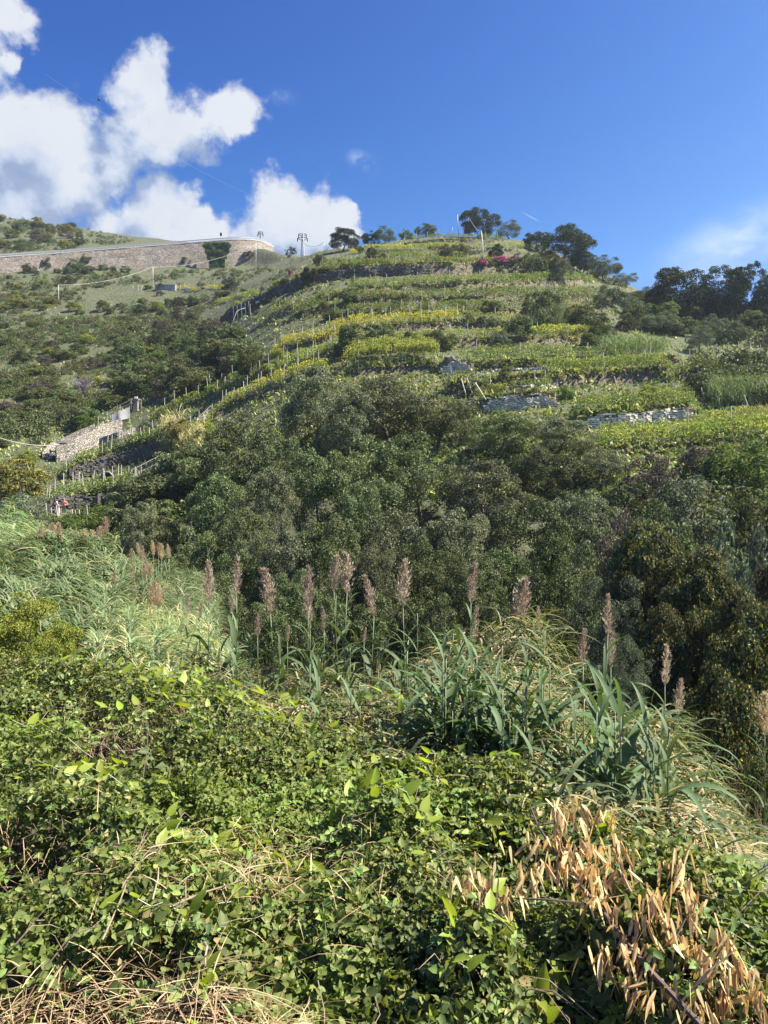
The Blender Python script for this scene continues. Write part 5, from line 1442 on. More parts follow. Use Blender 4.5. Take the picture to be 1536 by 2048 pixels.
RD = [
    (420, 1120, 9.4, .55, .9, 'tall reed with the panicle nearest the far tan plumes'), (473, 1110, 9.2, .5, 1.0, 'tall reed second along the row, its panicle leaning'),
    (541, 1134, 9.0, .58, 1.15, 'tall reed with a broad purple panicle, third along the row'), (618, 1131, 8.8, .5, 1.0, 'tall reed with two upright leaves under its panicle'),
    (668, 1106, 9.0, .48, .9, 'slim reed of the close pair'), (694, 1103, 8.9, .52, 1.2, 'paler broad-headed reed of the close pair'),
    (748, 1147, 8.6, .5, .9, 'reed standing between the close pair and the fan-leaved reed'), (806, 1113, 8.8, .6, 1.1, 'tall reed with a fan of leaves, in the middle of the row'),
    (942, 1123, 8.8, .5, .95, 'reed with a leaning panicle above the light oak crown'), (1040, 1152, 8.6, .58, 1.2, 'reed with a feathery panicle over the highest clump'),
    (1216, 1188, 7.6, .42, 1.0, 'tallest reed in front of the dark creeper'), (1167, 1253, 7.4, .4, 1.1, 'reed with a V-shaped panicle in front of the dark creeper'),
    (1330, 1286, 7.0, .4, 1.0, 'lone reed standing against the creeper tangle'),
]
for px, py, Y, ph, pw, lab in RD: reed(px, py, Y, lab, 'tall flowering reeds', ph=ph, pw=pw, lean=random.uniform(-.12, .12))
for px, py, Y, ph, lab in [(465, 1168, 9.6, .38, 'short panicle reed tucked beside the leaning one'), (648, 1213, 9.3, .3, 'short reed with a dark panicle under the slim pair'), (515, 1230, 9.4, .28, 'short reed half sunk in tangled leaves'),
                           (948, 1208, 8.9, .45, 'tan reed beside the highest clump'), (1080, 1213, 8.7, .3, 'small dark reed tip on the highest clump'), (1357, 1358, 7.2, .35, 'small reed leaning by the lone reed'),
                           (575, 1250, 9.5, .22, 'tiny reed tip in the dark gap'), (728, 1255, 9.2, .2, 'tiny reed tip beside the fan-leaved reed'), (375, 1188, 10.5, .3, 'small brown reed before the shaded bank'), (400, 1205, 10.2, .22, 'tiny brown reed on the grass crest'),
                           (1222, 1260, 7.7, .4, 'reed panicle just under the tallest creeper-side reed'), (620, 1185, 9.2, .4, 'second panicle below the reed with two upright leaves')]:
    reed(px, py, Y, lab, ph=ph, pw=.9, leaves=ph > .27)
reed(1530, 1385, 8.5, 'tan feathery reed at the picture edge against the creeper', ph=.5, tan=True, pw=1.1)
for i, (px, py) in enumerate([(312, 1163), (318, 1168), (305, 1170)]): reed(px, py, 13 + i * .2, ('taller front', 'right-hand', 'left-hand')[i] + ' plume of three bunched pinkish plumes over the pale grass', 'bunched pinkish plumes', ph=.42, pw=1.2, tan=True, leaves=False)
LEAFY = [(888, 1275, 8.0), (918, 1262, 8.3), (935, 1300, 7.6), (905, 1330, 7.2), (1000, 1250, 8.4), (1022, 1240, 8.6), (1060, 1250, 8.5), (1090, 1235, 8.7), (985, 1310, 7.4), (1045, 1330, 7.2), (1210, 1330, 6.9), (1180, 1380, 6.6), (1225, 1430, 6.2), (1340, 1400, 6.7),
         (1310, 1470, 6.1), (640, 1290, 8.4), (700, 1270, 8.7), (760, 1300, 8.2), (810, 1260, 8.6), (835, 1200, 8.7), (620, 1300, 8.2), (560, 1290, 8.6), (500, 1290, 8.8), (440, 1260, 9.2), (1120, 1290, 8.2), (1150, 1480, 6.0), (965, 1420, 6.4), (1080, 1450, 6.1), (1350, 1560, 5.5), (880, 1400, 6.6), (1010, 1500, 5.8), (720, 1380, 7.2), (640, 1400, 7.2), (890, 1310, 6.6), (915, 1290, 6.7), (950, 1330, 6.3), (905, 1380, 6.1), (870, 1360, 6.4), (985, 1360, 6.0), (1015, 1350, 6.0), (1050, 1300, 6.2), (1085, 1330, 5.9), (1030, 1430, 5.6), (1070, 1480, 5.3), (1200, 1400, 5.5), (1215, 1480, 5.2), (1180, 1520, 5.1), (1320, 1450, 5.3), (1335, 1540, 5.0), (1290, 1600, 4.7), (1150, 1420, 5.6), (1120, 1560, 5.0), (940, 1450, 5.9)]
rr_ = random.Random(4)
for c0, c1, t0, t1, y0, y1, cnt in ((870, 965, 1265, 1400, 5.9, 7.0, 13), (985, 1100, 1260, 1430, 5.6, 6.8, 12), (1165, 1245, 1330, 1500, 5.0, 6.2, 10), (1290, 1360, 1400, 1560, 4.8, 5.8, 7), (610, 720, 1300, 1390, 7.2, 8.2, 6), (780, 850, 1260, 1370, 7.0, 8.0, 5)):
    for k in range(cnt): LEAFY.append((rr_.uniform(c0, c1), rr_.uniform(t0, t1), rr_.uniform(y0, y1)))
for px, py, Y in LEAFY: reed(px, py, Y, 'leafy flowerless green reed shoot within the near reed bed', 'flowerless reed shoots', plume=False, spread=1.15)

# tangled leaf mass of the near reed bed
def Yb(px): return np.interp(px, [-700, 0, 300, 500, 700, 880, 1000, 1100, 1250, 1400, 1536, 1900], [9.8, 9, 8.2, 7, 6.2, 5.5, 4.9, 4.3, 3.75, 3.45, 3.3, 3.2])
CAN = ([380, 420, 500, 600, 700, 850, 925, 1000, 1080, 1120, 1150, 1200, 1300, 1400, 1480, 1535, 1600], [1300, 1325, 1335, 1340, 1345, 1330, 1255, 1238, 1240, 1300, 1370, 1430, 1415, 1490, 1590, 1680, 1720])
def reed_mass():
    n = 28000
    px = rng.uniform(380, 1720, n); t = rng.uniform(0, 1, n) ** .8
    pt = np.interp(px, *CAN) + rng.normal(size=n) * 9 + 16
    Yf = Yb(px) - .1; Ybk = np.interp(px, [380, 900, 1150, 1300, 1545, 1720], [10.2, 9.6, 8.2, 7.4, 6.0, 5.4])
    zf = np.full(n, -1.95); zb_ = (1024 - pt) / F * Ybk
    Y = Ybk * (1 - t) + Yf * t; z = zb_ * (1 - t) + zf * t - np.abs(rng.normal(size=n)) * .22 + (vnoise((px - 768) / F * Y * 1.3, Y * 1.3, 8) - .5) * .45
    Pp = np.stack([(px - 768) / F * Y, Y, z], 1)
    # leaves lie over, mostly combed the same way in patches
    a0 = vnoise(Pp[:, 0] * 1.6, Pp[:, 1] * 1.6, 21) * 9 + rng.normal(size=n) * 1.3
    D = np.stack([np.cos(a0), np.sin(a0) * .8 - .2, rng.uniform(.1, 1.1, n)], 1)
    L = rng.uniform(.25, .6, n)
    V, T = strips(Pp, D, L, rng.uniform(.012, .03, n), rng, 5, rng.uniform(.6, 1.7, n))
    tag(link('reed_leaves', make_mesh('reed_leaves', V, T, M['reedmass'])), 'tangled green and straw-coloured reed leaves filling the near reed bed', kind='stuff')
    m = rng.random(n) < .12
    Pg = Pp[m] + np.array([0, 0, .06]); k = len(Pg)
    Dg = np.stack([rng.normal(size=k), rng.normal(size=k) * .8 - .2, rng.uniform(.3, 1.6, k)], 1)
    V, T = strips(Pg, Dg, rng.uniform(.3, .62, k), rng.uniform(.028, .048, k), rng, 6, rng.uniform(.6, 1.8, k))
    tag(link('green_reed_leaves', make_mesh('green_reed_leaves', V, T, M['reed'])), 'broad arching green leaves over the near reed bed', kind='stuff')
    n = 1500
    px = rng.uniform(380, 1720, n); t = rng.uniform(0, 1, n)
    Y = np.interp(px, [380, 900, 1150, 1300, 1545, 1720], [10.2, 9.6, 8.2, 7.4, 6.0, 5.4]) * (1 - t) + (Yb(px) + .1) * t
    top = np.where(px < 1150, -1.75, -1.95) - rng.uniform(0, .3, n); X = (px - 768) / F * Y
    b = Bag()
    Pp = np.stack([X, Y, top - rng.uniform(.8, 1.6, n)], 1)
    V, T = strips(Pp, np.stack([rng.normal(size=n) * .18, rng.normal(size=n) * .18, np.ones(n)], 1), top - Pp[:, 2] + .1, .016, rng, 2, .0)
    tag(link('dead_reed_stalks', make_mesh('dead_reed_stalks', V, T, M['drygrass'])), 'dead straw stalks standing inside the near reed bed', kind='stuff')
reed_mass()

# reed beds farther down, with tan plumes
def far_bed(region, Yt, Ybt, n, mat, name, label, L=(.4, .8), W=(.03, .05), lift=0.0, zj=.35):
    """region: list of (px, py_top, py_bottom)"""
    xs = [r[0] for r in region]
    px = rng.uniform(xs[0], xs[-1], n); t = rng.uniform(0, 1, n)
    py = np.interp(px, xs, [r[1] for r in region]) * (1 - t) + np.interp(px, xs, [r[2] for r in region]) * t
    Y = Yt * (1 - t) + Ybt * t
    Pp = np.stack([(px - 768) / F * Y, Y, (1024 - py) / F * Y - np.abs(rng.normal(size=n)) * zj + (vnoise(px / 26, py / 26, 31) - .5) * .9], 1)
    a0 = vnoise(px / 60, py / 60, 23) * 5 + rng.normal(size=n) * .8
    D = np.stack([np.cos(a0), np.sin(a0) * .8 - .2, rng.uniform(.2, 1.4, n)], 1)
    V, T = strips(Pp, D, rng.uniform(*L, n), rng.uniform(*W, n), rng, 4, rng.uniform(.5, 1.5, n))
    tag(link(name, make_mesh(name, V, T, mat)), label, kind='stuff')
far_bed([(-40, 1100, 1250), (60, 1075, 1250), (120, 1058, 1260), (200, 1068, 1270), (245, 1100, 1270), (262, 1150, 1270)], 25, 14.5, 15000, M['reedgreen'], 'far_reed_leaves', 'green leaves of the sunlit reed bed down the slope', (.45, .9), (.035, .06))
far_bed([(235, 1120, 1230), (290, 1110, 1240), (350, 1120, 1240), (400, 1160, 1240), (440, 1180, 1240)], 26, 17, 6500, M['reedgreen'], 'shaded_reed_leaves', 'dim reed leaves in the shade of the oaks', (.4, .8), (.03, .05))
far_bed([(190, 1235, 1340), (260, 1212, 1345), (330, 1215, 1350), (400, 1240, 1360), (470, 1290, 1390)], 15, 8.5, 9000, M['reedgreen'], 'slope_greens', 'green grass among pale grass on the slope crest', (.25, .5), (.015, .03), zj=.15)
far_bed([(190, 1235, 1340), (260, 1212, 1345), (330, 1215, 1350), (400, 1240, 1360), (470, 1290, 1390)], 15, 8.5, 9000, M['reedmass'], 'slope_grass', 'pale tangled grass on the slope crest', (.25, .5), (.012, .028), zj=.2)
far_bed([(-60, 1000, 1110), (30, 1005, 1110), (90, 1045, 1110)], 48, 27, 5000, M['reedgreen'], 'lower_reed_leaves', 'pale reed leaves below the ruined house', (.7, 1.2), (.06, .1))
FAR1 = [(80, 1052), (95, 1060), (110, 1052), (118, 1046), (140, 1056), (153, 1062), (171, 1058), (183, 1060), (130, 1080), (72, 1075), (105, 1046), (200, 1053), (213, 1034), (60, 1062), (165, 1072), (88, 1080), (146, 1070), (122, 1064), (186, 1076), (66, 1090)]
for px, py in FAR1: reed(px, py, random.uniform(23.5, 25), 'tan reed plume along the top of the sunlit far reed bed', 'tan plumes on the far reed bed', ph=random.uniform(.42, .62), pw=1.3, tan=True, leaves=False)
FAR2 = [(279, 1085), (263, 1098), (307, 1082), (317, 1086), (285, 1093), (338, 1089), (287, 1130), (293, 1120), (302, 1128), (264, 1134), (229, 1144), (240, 1166), (250, 1155), (262, 1170), (323, 1088)]
for px, py in FAR2: reed(px, py, random.uniform(20, 23), 'tan reed plume rising from the shaded reeds', 'tan plumes over the shaded reeds', ph=random.uniform(.38, .5), pw=.95, tan=True, leaves=False)
# far pale reeds on the vine hill
def hill_reeds(px0, px1, pyb, hgt, n, mat, label, yo=0.0):
    pts = []
    for k in range(n):
        px = random.uniform(px0, px1); p = hit(px, pyb + random.uniform(-8, 8)); p[1] += random.uniform(0, 2) + yo; pts.append(on(px, p[1]))
    pts = np.array(pts); e = empty('reed_clump', tuple(pts[0]), label, 'reed clump')
    Pp = np.repeat(pts, 12, 0); m = len(Pp)
    Pp = Pp + np.stack([rng.normal(size=m) * .35, rng.normal(size=m) * .35, rng.uniform(0, .62, m) * hgt * (.6 + .5 * vnoise(Pp[:, 0] * .5, Pp[:, 1] * .5, 15))], 1)
    V, T = strips(Pp, np.stack([rng.normal(size=m) * .3, rng.normal(size=m) * .3, np.ones(m)], 1), hgt * rng.uniform(.25, .6, m), .075, rng, 4, rng.uniform(.5, 1.7, m))
    link('leaves', make_mesh('leaves', V - pts[0], T, mat), e)
hill_reeds(1055, 1130, 652, 5.0, 160, M['reedgreen'], 'big pale reed clump between two vine terraces')
hill_reeds(1205, 1330, 712, 3.6, 260, M['reedgreen'], 'wide pale reed patch above the green vine block')
hill_reeds(1130, 1165, 640, 3.2, 60, M['drytuft'], 'straw-coloured reed clump next to the big pale clump')
hill_reeds(1420, 1560, 815, 4.2, 320, M['reedgreen'], 'reed stand by the picture edge over the lime vines')
hill_reeds(325, 405, 905, 4.5, 170, M['drytuft'], 'straw-coloured reeds on the staked slope')
hill_reeds(1460, 1540, 850, 2.0, 90, M['drytuft'], 'short dead reeds above the last lime vines')

# near shrubs left of the reeds, on the slope below the brambles
def near_shrub(px, top, bot, wpx, Y, kind, label):
    zt, zb_ = (1024 - top) / F * Y, (1024 - bot) / F * Y - .6
    p = np.array([(px - 768) / F * Y, Y, zb_]); shrub('shrub', p, wpx / F * Y, zt - zb_, kind, label, lib=NEARSHR)
near_shrub(40, 1172, 1300, 210, 12.0, 'lime', 'rounded yellow-green shrub at the picture edge beside the far reed bed')
near_shrub(120, 1225, 1320, 130, 11.0, 'lime', 'lower lobe of yellow-green shrub, with a brown twig')
near_shrub(190, 1260, 1330, 80, 10.0, 'green', 'small bright green shrub in front of the pale grass')
near_shrub(30, 975, 1120, 150, 46, 'olive', 'grey-green bush below the ruined house by the picture edge')
near_shrub(-20, 1080, 1180, 120, 27, 'yellowleaf', 'straw-green bush at the picture edge above the yellow-green shrub')

# ------------------------------------------------------------------ bramble thicket
def zbr(X, Y):
    front = np.clip((Y - 2.45) / .65, 0, 1) ** .5
    base = -1.74 + (fbm(X * .8, Y * .8, 41, 3) - .5) * .75 + (fbm(X * 2.6, Y * 2.6, 44, 2) - .5) * .42
    return base * 1.0 - (1 - front) * 1.0
def bramble_pts(n, ymin=2.4, power=.55):
    out = []
    tot = 0
    while tot < n:
        px = rng.uniform(-620, 1900, 20000)
        yb = Yb(px) + rng.normal(size=20000) * .22
        u = rng.uniform(0, 1, 20000)
        Y = ymin + (yb - ymin) * u ** 1.0
        out.append(np.stack([px, Y], 1)); tot += 20000
    o = np.concatenate(out)[:n]
    return (o[:, 0] - 768) / F * o[:, 1], o[:, 1]
def nrm_field(X, Y):
    e = .06
    return unit(np.stack([-(zbr(X + e, Y) - zbr(X - e, Y)) / (2 * e), -(zbr(X, Y + e) - zbr(X, Y - e)) / (2 * e), np.ones_like(X)], 1))
# dark earth bank inside the thicket
gxx, gyy = np.meshgrid(np.linspace(-9, 6, 90), np.linspace(2.3, 10.2, 70), indexing='ij')
zz = zbr(gxx, gyy) - .75
lim = Yb(768 + F * gxx / gyy); zz = np.where(gyy > lim - .3, zz - (gyy - lim + .3) * 2.5, zz)
q = (np.arange(89)[:, None] * 70 + np.arange(69)[None])
Q = np.stack([q, q + 70, q + 71, q + 1], -1).reshape(-1, 4)
tag(link('bank_ground', make_mesh('bank_ground', np.stack([gxx, gyy, zz], -1).reshape(-1, 3), Q, M['humus'], True)), 'shaded earth bank under the brambles', kind='structure')

bt = empty('bramble_thicket', (0, 4, -2.2), 'wide sunlit bramble thicket along the bottom of the view', 'bramble')
BO = np.array([0, 4, -2.2])
def brambles():
    n = 112000
    X, Y = bramble_pts(n)
    dens = fbm(X * 1.5, Y * 1.5, 51, 3)
    k = rng.uniform(0, 1, n) < np.clip((dens - .405) * 6.5, .06, 1)
    X, Y = X[k], Y[k]; n = len(X)
    N = nrm_field(X, Y)
    dep = rng.exponential(.12, n); dep = np.minimum(dep, .55)
    c = np.stack([X, Y, zbr(X, Y)], 1) - N * dep[:, None] + N * .03
    # three leaflets on a common petiole
    ax = unit(N * .9 + rng.normal(size=(n, 3)) * .75 + np.array([0, -.12, .1]))
    t0 = unit(np.cross(ax, rng.normal(size=(n, 3))))
    s0 = np.cross(ax, t0)
    L = (.019 + .052 * rng.beta(1.2, 3.2, n)) * np.where(Y > 5, 1.2, 1.0) * (.75 + .6 * vnoise(X * 1.1, Y * 1.1, 77))
    VV = {2: [], 6: []}; TT = {2: [], 6: []}
    near = Y < 3.15
    for a in (-1.15, 0.0, 1.15):
        d = t0 * cos(a) + s0 * sin(a)
        nn = ax + rng.normal(size=(n, 3)) * .28
        sc_ = L * (1.1 if a == 0 else .88)
        pos = c + d * (sc_ * .62)[:, None]
        for m, fn, key in ((near, leaf6, 6), (~near, leaf2, 2)):
            V, T = fn(pos[m], nn[m], sc_[m], sc_[m] * .68, rng, T=d[m])
            VV[key].append(V); TT[key].append(T)
    b = Bag()
    for key in (2, 6):
        for V, T in zip(VV[key], TT[key]): b.add(V, T)
    o = link('bramble_leaves', b.mesh('bramble_leaves', M['bramble'], BO, True), bt); o['kind'] = 'stuff'
    # young shoots that stand out of the thicket, leaves along them
    m = 1500; X, Y = bramble_pts(m); b2 = Bag(); LP = []; LT = []; LS = []
    for k in range(m):
        p0 = np.array([X[k], Y[k], float(zbr(X[k], Y[k])) - .06]); a = random.uniform(0, 6.28); l = random.uniform(.12, .42); upn = random.uniform(.25, 1.1)
        d = np.array([cos(a), sin(a) * .8, upn]); d = d / np.linalg.norm(d); tt = np.linspace(0, 1, 6)[:, None]
        pts = p0 + d * l * tt - np.array([0, 0, .45 * l]) * tt ** 2.2
        b2.tube(pts, [.0025, .0024, .002, .0018, .0015, .001], 3, False)
        for q in range(int(l / .028)):
            u = random.uniform(.15, 1); LP.append([np.interp(u, tt[:, 0], pts[:, i]) for i in range(3)]); sd_ = np.array([-d[1], d[0], .2]) * random.choice((-1, 1)); LT.append(sd_ + d * .5); LS.append(random.uniform(.026, .062) * (1.2 - .5 * u))
    LP = np.array(LP); LT = np.array(LT); LS = np.array(LS)
    V, T = leaf6(LP + unit(LT) * LS[:, None] * .5, rng.normal(size=LP.shape) * .5 + np.array([.1, -.25, .8]), LS, LS * .62, rng, T=LT)
    o = link('shoot_leaves', make_mesh('shoot_leaves', V - BO, T, M['bramble'], True), bt); o['kind'] = 'stuff'
    o = link('shoots', b2.mesh('shoots', M['stem'], BO), bt); o['kind'] = 'stuff'
    # canes and dead twigs woven through
    b = Bag(); m = 1300
    X, Y = bramble_pts(m)
    for k in range(m):
        a = random.uniform(0, 6.28); l = random.uniform(.12, .45); p0 = np.array([X[k], Y[k], float(zbr(X[k], Y[k])) - random.uniform(.1, .4)])
        d = np.array([cos(a), sin(a), random.uniform(-.2, .7)]) * l
        q_ = rng.normal(size=3) * .05 * l
        b.tube([p0, p0 + d * .3 + np.array([0, 0, .05]) + q_, p0 + d * .65 + np.array([0, 0, .07]) - q_, p0 + d], [.003, .0027, .002, .001], 4, False)
    o = link('canes', b.mesh('canes', M['twig'], BO), bt); o['kind'] = 'stuff'
    # dead leaf litter and stalks showing in the gaps
    m = 40000; X, Y = bramble_pts(m); kk = fbm(X * 1.5, Y * 1.5, 51, 3) < .46 + rng.normal(size=m) * .05; X, Y = X[kk], Y[kk]; m = len(X)
    c = np.stack([X, Y, zbr(X, Y) - rng.uniform(.0, .3, m)], 1)
    V, T = strips(c, rng.normal(size=(m, 3)) + np.array([0, 0, .3]), rng.uniform(.05, .22, m), rng.uniform(.002, .006, m), rng, 2, rng.uniform(.2, 1.2, m))
    o = link('dead_stalks', make_mesh('dead_stalks', V - BO, T, M['drygrass']), bt); o['kind'] = 'stuff'
brambles()
# big single leaves near the camera
def heart_mesh(seed, mat, L=1.0, W=.62, name='leaf', heart=True):
    rg = np.random.default_rng(seed); V = [(0, 0, 0)]; n = 6
    prof = [(.0, .0), (-.06 if heart else .04, .30), (.12, .46), (.38, .47), (.66, .30), (.86, .12)]
    cv = rg.uniform(.15, .5); fd = rg.uniform(.1, .3)
    f = lambda u, v: (u * L, v * W, fd * abs(v) * W - cv * u * u * .35)
    V = [f(0, 0), f(.4, 0), f(1, 0)]
    for s in (1, -1):
        for u, v in prof[1:]: V.append(f(u, s * v))
    T = []
    for o, s in ((3, 1), (8, -1)):
        seq = [0] + list(range(o, o + 5)) + [2]
        for i in range(len(seq) - 1):
            t = (1, seq[i + 1], seq[i]) if s == 1 else (1, seq[i], seq[i + 1]); T.append(t)
    return make_mesh(name, V, T, mat, True)
HB = [heart_mesh(k, M['bramble'], heart=False) for k in range(5)]
X, Y = bramble_pts(1600); kk = (Y < 4.4); X, Y = X[kk][:280], Y[kk][:280]
Nf = nrm_field(X, Y)
for i in range(len(X)):
    z = float(zbr(X[i], Y[i])) + random.uniform(-.04, .05); s = random.uniform(.05, .085)
    link('leaf', HB[i % 5], bt, tuple(np.array([X[i], Y[i], z]) - BO), (random.gauss(.35, .4), random.gauss(0, .4), random.uniform(0, 6.28)), (s, s, s))
# glossy climbers with lime leaves
HS = [heart_mesh(30 + k, M['smilax'], W=.55) for k in range(6)]
def climber(px, py, Y, n, label, size=(.07, .115), spread=.3, rise=.0):
    X0 = (px - 768) / F * Y
    o = np.array([X0, Y, float(zbr(X0, Y)) - .1])
    e = empty('climbing_vine', tuple(o), label, 'climber', 'glossy lime climbers over the brambles')
    p = np.array([0, 0, .0]); a = random.uniform(0, 6.28); pts = [p.copy()]
    for k in range(n):
        a += random.gauss(0, .5)
        p = p + np.array([cos(a), sin(a) * .8, 0]) * spread * .22
        zt = float(zbr(o[0] + p[0], o[1] + p[1])) - o[2]
        p[2] = zt + random.uniform(.0, .07) + rise * k / n
        pts.append(p.copy())
    b = Bag(); b.tube(pts, .0025, 4, False); link('stem', b.mesh('stem', M['stem']), e)
    for k in range(1, n + 1):
        s = random.uniform(*size)
        link('leaf', random.choice(HS), e, tuple(pts[k]), (random.gauss(.3, .55), random.gauss(-.35, .5), random.uniform(0, 6.28)), (s, s, s))
CL = [(880, 1850, 3.15, 9, .25), (640, 1590, 4.3, 10, .25), (560, 1610, 4.1, 9, .25), (1180, 1620, 4.0, 6, .2), (240, 1700, 3.7, 8, .3), (330, 1590, 4.4, 12, .4), (180, 1500, 5.2, 14, .5), (370, 1420, 5.9, 16, .6), (430, 1360, 6.6, 14, .6), (300, 1330, 7.2, 16, .7), (150, 1400, 6.2, 14, .6), (60, 1480, 5.4, 12, .5), (470, 1480, 5.4, 12, .5), (700, 1700, 3.8, 9, .3), (880, 1560, 4.9, 8, .4), (990, 1640, 4.2, 8, .3), (820, 1730, 3.7, 8, .3), (500, 1750, 3.5, 8, .3), (720, 1930, 2.95, 8, .25), (420, 1880, 3.1, 7, .25), (1420, 1960, 2.9, 8, .25), (1180, 1940, 2.95, 8, .25), (960, 1930, 2.95, 8, .25), (60, 1360, 7.0, 14, .6), (220, 1360, 6.9, 14, .6), (520, 1420, 6.2, 12, .5), (100, 1580, 4.6, 8, .4), (620, 1480, 5.6, 10, .5), (760, 1540, 4.9, 10, .4)]
for i, (px, py, Y, n, spr) in enumerate(CL): climber(px, py, Y, int(n * 1.4), 'glossy climber with lime heart-shaped leaves spread over the bramble thicket', spread=spr, rise=.15 if i == 0 else .03, size=(.07, .115) if Y < 5 else (.085, .135))

def above(px, py, Y, clr=.05):
    p = P(px, py, Y)
    for _ in range(60):
        if p[2] > zbr(p[0], p[1]) + clr: break
        Y *= .985; p = P(px, py, Y)
    return p
# single dry twigs lying on the brambles
def twig(p0, p1, Y0, Y1, r, label, arch=.025, mat='twig', forks=3):
    a, c = above(p0[0], p0[1], Y0 * 1.1, .03), above(p1[0], p1[1], Y1 * 1.1, .05); r *= .75
    m = (a + c) / 2 + np.array([random.uniform(-.03, .03), 0, arch])
    b = Bag(); b.tube([a, (a + m) / 2 + np.array([0.01, 0, .012]), m, (m + c) / 2 + np.array([-.012, 0, .01]), c], [r, r * .9, r * .75, r * .6, r * .35], 6)
    for k in range(forks):
        t = random.uniform(.35, .9); q = a * (1 - t) + c * t + np.array([0, 0, arch * 4 * t * (1 - t)]); d = (c - a) * random.uniform(.15, .3) + rng.normal(size=3) * .06
        b.tube([q, q + d * .6 + np.array([0, 0, .015]), q + d], [r * .5, r * .35, r * .2], 4)
    tag(link('dry_twig', b.mesh('dry_twig', M[mat], a), None, tuple(a)), label, 'twig')
twig((205, 1880), (295, 1665), 3.0, 3.6, .005, 'thin pale twig slanting up through the brambles beside dead grass')
twig((245, 1770), (335, 1680), 3.2, 3.5, .004, 'short forked twig crossing the slanting pale twig')
twig((305, 1800), (328, 1685), 3.15, 3.5, .0055, 'upright pale stub of stalk in the brambles')
twig((345, 1812), (525, 1760), 3.15, 3.3, .006, 'long pale twig lying level over dark bramble gaps')
twig((80, 1950), (200, 1850), 2.9, 3.1, .005, 'pale twig rising from the dead grass')
twig((640, 1690), (720, 1640), 3.6, 3.8, .006, 'pale broken twig among big lime leaves')
twig((408, 1885), (425, 1975), 3.0, 2.85, .007, 'bare upright cane at the bottom of the thicket')
twig((30, 1890), (90, 1840), 2.95, 3.05, .005, 'short twig over the dead grass at the picture corner')
twig((285, 1560), (290, 1395), 4.3, 5.4, .004, 'thin reddish stem standing among lime leaves', mat='darktwig')
twig((850, 1690), (920, 1780), 3.8, 3.4, .005, 'dark twig sloping down through the brambles', mat='darktwig')
twig((1075, 1980), (1180, 2040), 2.85, 2.7, .006, 'dark twig near the fallen orange branch', mat='darktwig')

# dead grass at the bottom corner
def dead_grass(cx, cy, Y, sx, sy, n, label, L=(.2, .5), flat=.5):
    X0 = (cx - 768) / F * Y
    X = X0 + rng.normal(size=n) * sx; Yy = Y + rng.normal(size=n) * sy
    c = np.stack([X, Yy, zbr(X, Yy) - .12 + rng.uniform(0, .22, n)], 1)
    D = np.stack([rng.normal(size=n) + .4, rng.normal(size=n), rng.uniform(-.2, 1.0, n) * flat], 1)
    V, T = strips(c, D, rng.uniform(*L, n), rng.uniform(.003, .008, n), rng, 4, rng.uniform(.1, 1.0, n))
    tag(link('dead_grass', make_mesh('dead_grass', V, T, M['drygrass'])), label, kind='stuff')
dead_grass(60, 1975, 2.8, .24, .1, 1300, 'bleached dead grass matted at the bottom corner', (.08, .3))
dead_grass(300, 1990, 2.75, .2, .07, 350, 'thin dead grass under the bramble edge')
dead_grass(560, 1990, 2.75, .07, .06, 420, 'clump of orange dead stalks in the bramble edge', (.08, .22), 1.0)
dead_grass(520, 1660, 3.7, .35, .3, 900, 'dry stalks showing in a thin place of the thicket', (.08, .25), 1.0)

